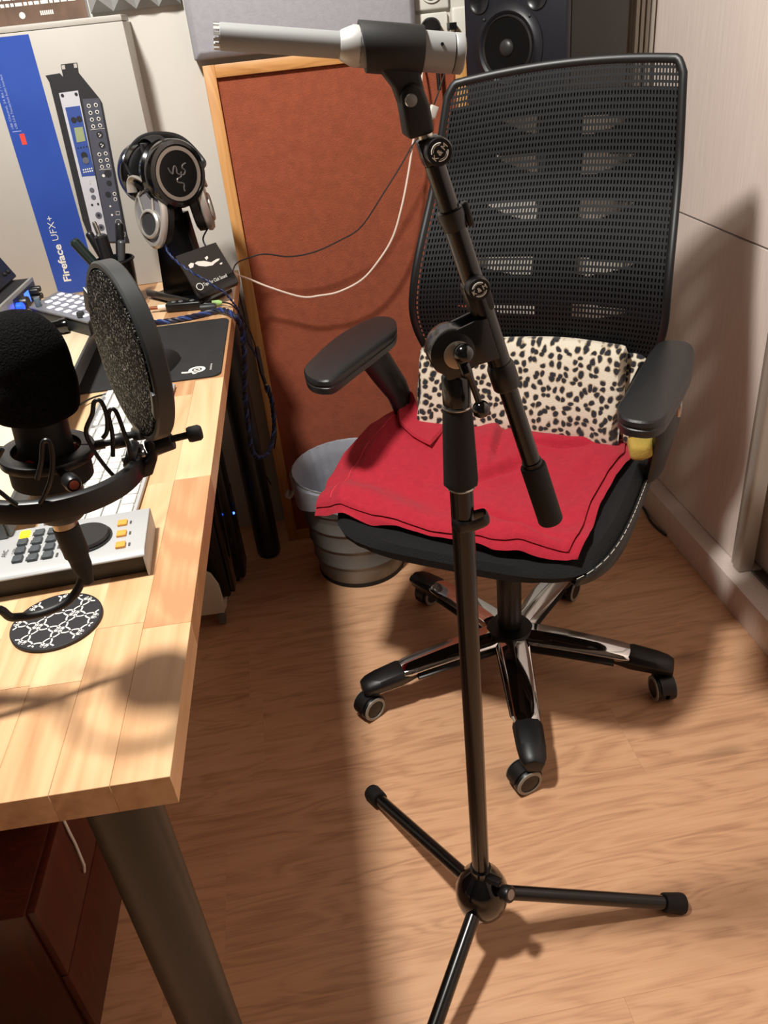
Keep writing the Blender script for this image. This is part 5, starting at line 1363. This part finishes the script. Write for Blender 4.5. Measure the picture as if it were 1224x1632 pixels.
# open mesh: every cell is a real hole
NUc, NVc = 76, 58
m = MB(); vs = []; fs = []
hu, hv = .27, .20
for j in range(NVc):
    for i in range(NUc):
        o_ = len(vs)
        sh_ = .5 if j % 2 else 0
        for du, dv in ((0, 0), (1, 0), (1, 1), (0, 1), (hu, hv), (1 - hu, hv), (1 - hu, 1 - hv), (hu, 1 - hv)):
            s = -1 + 2 * (i + du) / NUc; z = ZB - .012 + (ZT - ZB + .010) * (j + dv) / NVc
            vs.append(back_pt(s * 1.0, z))
        fs += [(o_, o_ + 1, o_ + 5, o_ + 4), (o_ + 1, o_ + 2, o_ + 6, o_ + 5), (o_ + 2, o_ + 3, o_ + 7, o_ + 6), (o_ + 3, o_, o_ + 4, o_ + 7)]
m.add(vs, fs)
mo = m.build('back_mesh', MESHM, ch, smooth=False, solid=.0012); tag(mo, kind='stuff')
# rear shell with five pairs of slots
slots = []
for (tl, ty, bi, by) in (((-.085, 1.077), None, (-.002, 1.047), None), ((-.095, 1.017), None, (.004, .983), None), ((-.110, .940), None, (.006, .904), None), ((-.150, .845), None, (.002, .813), None), ((-.165, .757), None, (.008, .734), None)):
    slots.append((-1, tl[0], bi[0], tl[1], bi[1]))
for (xi, xo, zt_, zb_) in ((.065, .152, 1.074, 1.043), (.070, .166, 1.014, .978), (.075, .176, .940, .905), (.080, .192, .846, .816), (.077, .195, .765, .733)):
    slots.append((1, xi, xo, zt_, zb_))
def in_slot(x, z):
    for sd, a, b, zt_, zb_ in slots:
        if a < x < b:
            t = (x - a) / (b - a)
            if sd > 0: t = 1 - t            # 0 at the outer tip, 1 at the spine side
            mid_top = zt_; depth = (zt_ - zb_) * min(1, (t * 1.35) ** .6)
            top_ = zt_ - (0 if z > .8 else 0) 
            if top_ - depth * (1 if zb_ < 1 else 1) < z < top_ - (.004 * (1 - t)): return True
    return False
NX, NZ = 150, 210
def shell_pt(s, t):
    z = .60 + (1.104 - .60) * t
    p = back_pt((2 * s - 1) * .985, z, .022); return p
m = MB(); m.grid(shell_pt, NX, NZ, skip=lambda s, t: in_slot(shell_pt(s, t).x, shell_pt(s, t).z))
m.build('rear_shell', mat('rear_shell', (10, 10, 11), .7, spec=.2), ch, smooth=True, solid=.004)
MB().tube([OC + V((0, .26, .425)), V((.0, .300, .47)), V((.0, .315, .60)), V((.03, .300, .80)), V((.035, .300, .90))], [(.035, .012)] * 5, 12, up=(1, 0, 0)).build('back_spine', CHB, ch)
MB().box((.247, .225, .79), (.012, .04, .10)).build('back_bracket', CHB, ch, bevel=.004)

# arms
def pad(name, pts, z, th):
    m = MB(); N_ = len(pts)
    cx = sum(p[0] for p in pts) / N_; cy = sum(p[1] for p in pts) / N_
    vs = []
    L = [(.90, -th), (.97, -th * .92), (.99, -th * .55), (.965, -th * .5), (.965, -th * .42), (1., -th * .36), (1., -th * .12), (.96, -th * .02), (.86, .002), (.5, .005), (.04, .006)]
    for f, dz in L:
        for p in pts: vs.append(V((cx + (p[0] - cx) * f, cy + (p[1] - cy) * (f if abs(f) < .9 else (f * .4 + .6)), z + dz)))
    fs = []
    for i in range(len(L) - 1):
        for k in range(N_): fs.append((i * N_ + k, i * N_ + (k + 1) % N_, (i + 1) * N_ + (k + 1) % N_, (i + 1) * N_ + k))
    fs += [tuple(range(N_ - 1, -1, -1)), tuple((len(L) - 1) * N_ + k for k in range(N_))]
    return m.add(vs, fs).build(name, mat('arm_pad', (30, 31, 32), .42, bump=.15, bscale=500), ch)
def padpts(px, z, n=6):
    P_ = [CI @ at(u, v, 'z', z) for u, v in px]
    return [(p.x, p.y) for p in spline(P_, n, closed=True)]
ZA = .735
padpts_L = padpts([(484, 590), (494, 573), (535, 536), (585, 508), (612, 503), (630, 509), (629, 528), (600, 552), (565, 578), (536, 600), (520, 606), (496, 603)], ZA)
padpts_R = padpts([(984, 648), (995, 628), (1022, 582), (1042, 552), (1062, 541), (1092, 543), (1106, 554), (1106, 578), (1096, 604), (1072, 646), (1058, 664), (1034, 672), (996, 666)], ZA)
pad('arm_pad', padpts_L, ZA, .030); pad('arm_pad', padpts_R, ZA, .030)
def bar(pts, r, name, up=(0, 1, 0)): return MB().tube(spline(pts, 5), [r] * (len(spline(pts, 5))), 12, up=up).build(name, CHB, ch, bevel=0)
lc = CI @ at(602, 552, 'z', ZA - .03); 
la = V((-.300, .075, ZA - .028)); lb2 = V((-.262, .125, .59)); lb3 = V((-.235, .145, .47)); 
MB().tube([la, la.lerp(lb2, .5), lb2, lb3, V((-.16, .145, .425)), V((-.05, .14, .42))], [(.016, .042), (.016, .040), (.014, .036), (.012, .032), (.010, .030), (.008, .028)], 16, up=(1, 0, 0)).build('arm_post', CHB, ch)
MB().box((-.303, .065, ZA - .033), (.048, .14, .010)).build('pad_plate', CHB, ch, bevel=.003)
MB().tube([V((.258, .03, ZA - .028)), V((.278, .05, .68)), V((.288, .06, .60)), V((.272, .085, .50)), V((.20, .12, .425)), V((.05, .14, .42))], [(.014, .042), (.016, .046), (.016, .046), (.013, .036), (.010, .030), (.008, .028)], 16, up=(1, 0, 0)).build('arm_post', CHB, ch)
MB().box((.256, .02, ZA - .033), (.050, .14, .010)).build('pad_plate', CHB, ch, bevel=.003)
lvp = CI @ at(1083, 652, 'z', .66)
MB().box(lvp, (.006, .018, .022)).build('height_button', STEEL, ch, bevel=.0015)

# ------------------------------------------------------------------ leopard-print folded blanket against the backrest
lm2 = bpy.data.materials.new('leopard_fleece'); lm2.use_nodes = True; nt = lm2.node_tree; bs = nt.nodes['Principled BSDF']; Lk = nt.links
tc = nt.nodes.new('ShaderNodeTexCoord'); nz = nt.nodes.new('ShaderNodeTexNoise'); nz.inputs['Scale'].default_value = 38; nz.inputs['Detail'].default_value = 2
mx = nt.nodes.new('ShaderNodeVectorMath'); mx.operation = 'MULTIPLY_ADD'; mx.inputs[1].default_value = (.012, .012, .020)
Lk.new(tc.outputs['Object'], nz.inputs['Vector']); Lk.new(nz.outputs['Color'], mx.inputs[0])
mp = nt.nodes.new('ShaderNodeMapping'); mp.inputs['Scale'].default_value = (1, .0, 1); Lk.new(tc.outputs['Object'], mp.inputs[0]); Lk.new(tc.outputs['Object'], mx.inputs[2])
vo = nt.nodes.new('ShaderNodeTexVoronoi'); vo.voronoi_dimensions = '2D'; vo.inputs['Scale'].default_value = 67; vo.inputs['Randomness'].default_value = .72; sx_ = nt.nodes.new('ShaderNodeSeparateXYZ'); cx_ = nt.nodes.new('ShaderNodeCombineXYZ'); Lk.new(mx.outputs[0], sx_.inputs[0]); Lk.new(sx_.outputs[0], cx_.inputs[0]); Lk.new(sx_.outputs[2], cx_.inputs[1]); Lk.new(cx_.outputs[0], vo.inputs['Vector'])
r1 = nt.nodes.new('ShaderNodeValToRGB'); e = r1.color_ramp.elements
e[0].position = .28; e[0].color = srgb(30, 32, 40); e[1].position = .46; e[1].color = srgb(222, 212, 192)
x = e.new(.37); x.color = srgb(170, 150, 120); Lk.new(vo.outputs['Distance'], r1.inputs[0]); Lk.new(r1.outputs[0], bs.inputs['Base Color'])
bs.inputs['Roughness'].default_value = .95; bs.inputs['Sheen Weight'].default_value = .3
nb = nt.nodes.new('ShaderNodeTexNoise'); nb.inputs['Scale'].default_value = 500; Lk.new(tc.outputs['Object'], nb.inputs['Vector'])
bp_ = nt.nodes.new('ShaderNodeBump'); bp_.inputs['Strength'].default_value = .6; bp_.inputs['Distance'].default_value = .002; Lk.new(nb.outputs['Fac'], bp_.inputs['Height']); Lk.new(bp_.outputs[0], bs.inputs['Normal'])
lp = thing('leopard_blanket', 'folded cream blanket with black leopard spots against the chair back', 'blanket', tuple(CW_(0, .17, .52)), radians(-34))
def fold(x0, x1, z0, z1, y0, th, seed, name):
    'soft folded slab: closed rounded section swept along x'
    m = MB(); NS, NXx = 36, 60; vs = []
    for i in range(NXx + 1):
        t = i / NXx; x = x0 + (x1 - x0) * t
        e_ = min(1, min(t, 1 - t) / .035) ; e_ = sqrt(max(0, 1 - (1 - e_) ** 2)) if e_ < 1 else 1
        e_ = max(.05, e_)
        for k in range(NS):
            a = 2 * pi * k / NS
            cx_, sz_ = cos(a), sin(a)
            q = (abs(cx_) ** 3 + abs(sz_) ** 3) ** (-1 / 3.)
            yy = th / 2 * q * cx_ * e_; zz_ = (z1 - z0) / 2 * q * sz_ * (.9 + .1 * e_)
            w = .005 * noise.noise(V((x * 9 + seed, zz_ * 14, k * .0 + seed))) + .0025 * noise.noise(V((x * 30 + seed, zz_ * 40, 3)))
            bend = .030 * ((x - .0) / .22) ** 2
            vs.append(V((x + .004 * sin(zz_ * 60 + seed), y0 - bend + yy + w * (1 if cx_ < 0 else .3) + .30 * (zz_), (z0 + z1) / 2 + zz_ + .05 * (x + .05) + .008 * noise.noise(V((x * 6, seed, 0))))))
    fs = []
    for i in range(NXx):
        for k in range(NS): fs.append((i * NS + k, i * NS + (k + 1) % NS, (i + 1) * NS + (k + 1) % NS, (i + 1) * NS + k))
    fs += [tuple(range(NS - 1, -1, -1)), tuple(NXx * NS + k for k in range(NS))]
    m.v = [CM @ v for v in vs]; m.f = fs
    return m.build(name, lm2, lp, W=True)
fold(-.212, .196, .512, .694, .158, .050, 1.3, 'folded_layer')
fold(-.228, .226, .510, .672, .190, .036, 5.1, 'rear_layer')
yt = thing('yellow_cloth', 'small yellow cloth end tucked under the right armrest of the chair', 'cloth', tuple(CW_(.255, -.01, .55)))
yc = [CI @ at(u, v, 'z', .585) for u, v in ((1000, 690), (1012, 684), (1040, 684), (1046, 692), (1044, 706), (1028, 712), (1006, 712))]
m = MB(); m.extrude([CM @ p for p in yc], (0, 0, -.03)); m.build('cloth_end', mat('yellow_cloth', (176, 148, 66), .9, bump=.5, bscale=300), yt, W=True, bevel=.009, seg=4)
MB().ball(at(1010, 688, 'z', .59), (.014, .012, .009)).build('white_corner', mat('white_cloth', (214, 206, 190), .9), yt, W=True)

# ------------------------------------------------------------------ red fleece blanket draped on the seat
rb = thing('red_blanket', 'bright red fleece blanket folded over the chair seat', 'blanket', tuple(CW_(-.04, -.02, .50)), radians(-34))
REDM = mat('red_fleece', (186, 34, 54), .95, 0, (172, 28, 48), 90, contrast=.5, bump=.7, bscale=650, sheen=.05)
# outline in seat coordinates, sampled from the chair frame: left, front, right and back borders
def Cz(u, v, z): p = CI @ at(u, v, 'z', z); return V((p.x, p.y, 0))
def poly_at(pts, t):
    L = [0]
    for i in range(1, len(pts)): L.append(L[-1] + (pts[i] - pts[i - 1]).length)
    s = t * L[-1]
    for i in range(1, len(pts)):
        if s <= L[i] + 1e-9:
            return pts[i - 1].lerp(pts[i], (s - L[i - 1]) / max(1e-9, L[i] - L[i - 1]))
    return pts[-1]
def drape(x, y):
    xx = max(-.262, min(.245, x)); yy = max(-.245, min(.262, y))
    z = seat_top(xx, yy) + .006
    ox = max(0, -.262 - x) + max(0, x - .245); oy = max(0, -.245 - y)
    z -= .55 * ox + .9 * oy
    # rises along the lower back and the left arm post
    z += .050 * max(0, min(1, (y - .13) / .13)) ** 1.5 + .045 * max(0, (-x - .20) / .12) ** 1.3 * max(0, min(1, (y + .05) / .25))
    return z
def wr(x, y, sd, am=1.):
    am = am * 2.3
    n_ = noise.noise(V((x * 5 + sd, y * 5, sd))) * .009 + noise.noise(V((x * 14 + sd, y * 9, sd))) * .0035 + noise.noise(V((x * 40 + y * 20, y * 26, sd))) * .0008
    cr = 0
    for (ax, ay, bx2, by2, w, h) in ((-.05, .14, -.02, -.04, .026, .007), (.04, .04, -.08, -.10, .026, .006), (-.28, .20, -.20, .10, .014, .012), (.17, .12, .02, .09, .022, .007), (-.25, -.215, .10, -.275, .020, .007), (.19, .21, .05, .15, .018, .009), (-.02, -.16, .19, -.22, .030, .007), (.20, .16, .08, .13, .014, .006)):
        a = V((ax, ay, 0)); b = V((bx2, by2, 0)); p = V((x, y, 0)); t = max(0, min(1, (p - a).dot(b - a) / (b - a).length_squared)); d = (p - a.lerp(b, t)).length
        nn_ = V((-(b - a).y, (b - a).x, 0)).normalized(); sd_ = (p - a.lerp(b, t)).dot(nn_) / (w * .6)
        cr += h * (math.exp(-(d / w) ** 2) - 1.1 * math.exp(-((sd_ - 1.1) / .55) ** 2) * math.exp(-(d / w / 1.6) ** 2)) * sin(pi * min(1, t * .9 + .1))
    fb = y + .195 + .025 * sin(x * 11 + 1) + .02 * x
    roll = .0045 * math.exp(-(fb / .030) ** 2) - .0030 * math.exp(-((fb - .055) / .025) ** 2)
    rs_ = x - .135 - .03 * sin(y * 9); roll += .0030 * math.exp(-(rs_ / .022) ** 2) * min(1, max(0, (.15 - y) / .1))
    return (n_ + cr + roll) * am
def sheet(name, left, right, front, back, th, dz, sd, nu=120, nv=110, am=1.):
    m = MB(); vs = []
    # Coons patch: u left->right, v front->back
    c00, c10, c01, c11 = front[0], front[-1], back[0], back[-1]
    top_, bot_ = [], []
    for j in range(nv + 1):
        v = j / nv
        for i in range(nu + 1):
            u = i / nu
            p = poly_at(front, u) * (1 - v) + poly_at(back, u) * v + poly_at(left, v) * (1 - u) + poly_at(right, v) * u - (c00 * (1 - u) * (1 - v) + c10 * u * (1 - v) + c01 * (1 - u) * v + c11 * u * v)
            z = drape(p.x, p.y) + dz + wr(p.x, p.y, sd, am)
            ed = min(u, 1 - u, v, 1 - v); r_ = min(1, ed / .022); r_ = sqrt(max(0, 1 - (1 - r_) ** 2))
            top_.append(V((p.x, p.y, z + th / 2 * r_))); bot_.append(V((p.x, p.y, z - th / 2 * r_)))
    N1 = len(top_); vs = top_ + bot_; fs = []
    for j in range(nv):
        for i in range(nu):
            a = j * (nu + 1) + i; fs.append((a, a + 1, a + nu + 2, a + nu + 1)); fs.append((N1 + a, N1 + a + nu + 1, N1 + a + nu + 2, N1 + a + 1))
    per = [i for i in range(nu)] + [j * (nu + 1) + nu for j in range(nv)] + [nv * (nu + 1) + i for i in range(nu, 0, -1)] + [j * (nu + 1) for j in range(nv, 0, -1)]
    for k in range(len(per)): a, b = per[k], per[(k + 1) % len(per)]; fs.append((a, N1 + a, N1 + b, b))
    m.v = [CM @ v for v in vs]; m.f = fs
    return m.build(name, REDM, rb, W=True), (lambda u, v: top_[int(round(v * nv)) * (nu + 1) + int(round(u * nu))])
Lft = [Cz(500, 793, .50), Cz(508, 770, .51), Cz(518, 735, .52), Cz(545, 700, .525), Cz(585, 668, .535), Cz(622, 648, .55), Cz(640, 622, .575)]
Bck = [Cz(640, 622, .575), Cz(675, 628, .57), Cz(720, 645, .565), Cz(790, 662, .555), Cz(850, 672, .55), Cz(920, 668, .55), Cz(985, 655, .565)]
Frt = [Cz(500, 793, .50), Cz(560, 822, .485), Cz(630, 845, .475), Cz(700, 868, .468), Cz(780, 890, .462), Cz(850, 903, .458), Cz(905, 914, .455)]
Rgt = [Cz(905, 914, .455), Cz(922, 860, .50), Cz(942, 800, .515), Cz(968, 748, .53), Cz(996, 706, .545), Cz(998, 680, .555), Cz(985, 655, .565)]
up_sheet, upf = sheet('upper_layer', Lft, Rgt, Frt, Bck, .006, .010, 2.1)
off = lambda L, dx, dy: [p + V((dx, dy, 0)) for p in L]
Rg2 = [p + V((.016, .0, 0)) for p in Rgt]; Fr2 = [p.lerp(p, 0) + V((.016 * i / 6, -.007 - .004 * sin(i * 1.7), 0)) for i, p in enumerate(Frt)]
Lf2 = [p + V((.0, .0, 0)) for i, p in enumerate(Lft)]; Lf2[0] = Fr2[0]
Bk2 = list(Bck); Bk2[-1] = Rg2[-1]; Rg2[0] = Fr2[-1]; 
sheet('lower_layer', Lf2, Rg2, Fr2, Bk2, .006, .002, 2.1)
fl_l = [Cz(634, 652, .575), Cz(631, 634, .585), Cz(638, 614, .60)]; fl_b = [Cz(638, 614, .60), Cz(668, 622, .59), Cz(712, 640, .58)]
fl_f = [Cz(634, 652, .575), Cz(655, 668, .57), Cz(684, 682, .565)]; fl_r = [Cz(684, 682, .565), Cz(700, 662, .57), Cz(712, 640, .58)]
sheet('turned_corner', fl_l, fl_r, fl_f, fl_b, .010, .022, 4.4, nu=24, nv=24, am=.5)
# hem seam: a fine lighter line along the left border
hem = MB().tube([CM @ (upf(.07 + .05 * sin(v_ * 3.1), v_) + V((0, 0, .0005))) for v_ in [i / 40 for i in range(1, 38)]], .0013, 6)
hem.build('hem_seam', mat('red_hem', (206, 52, 68), .8), rb, W=True)
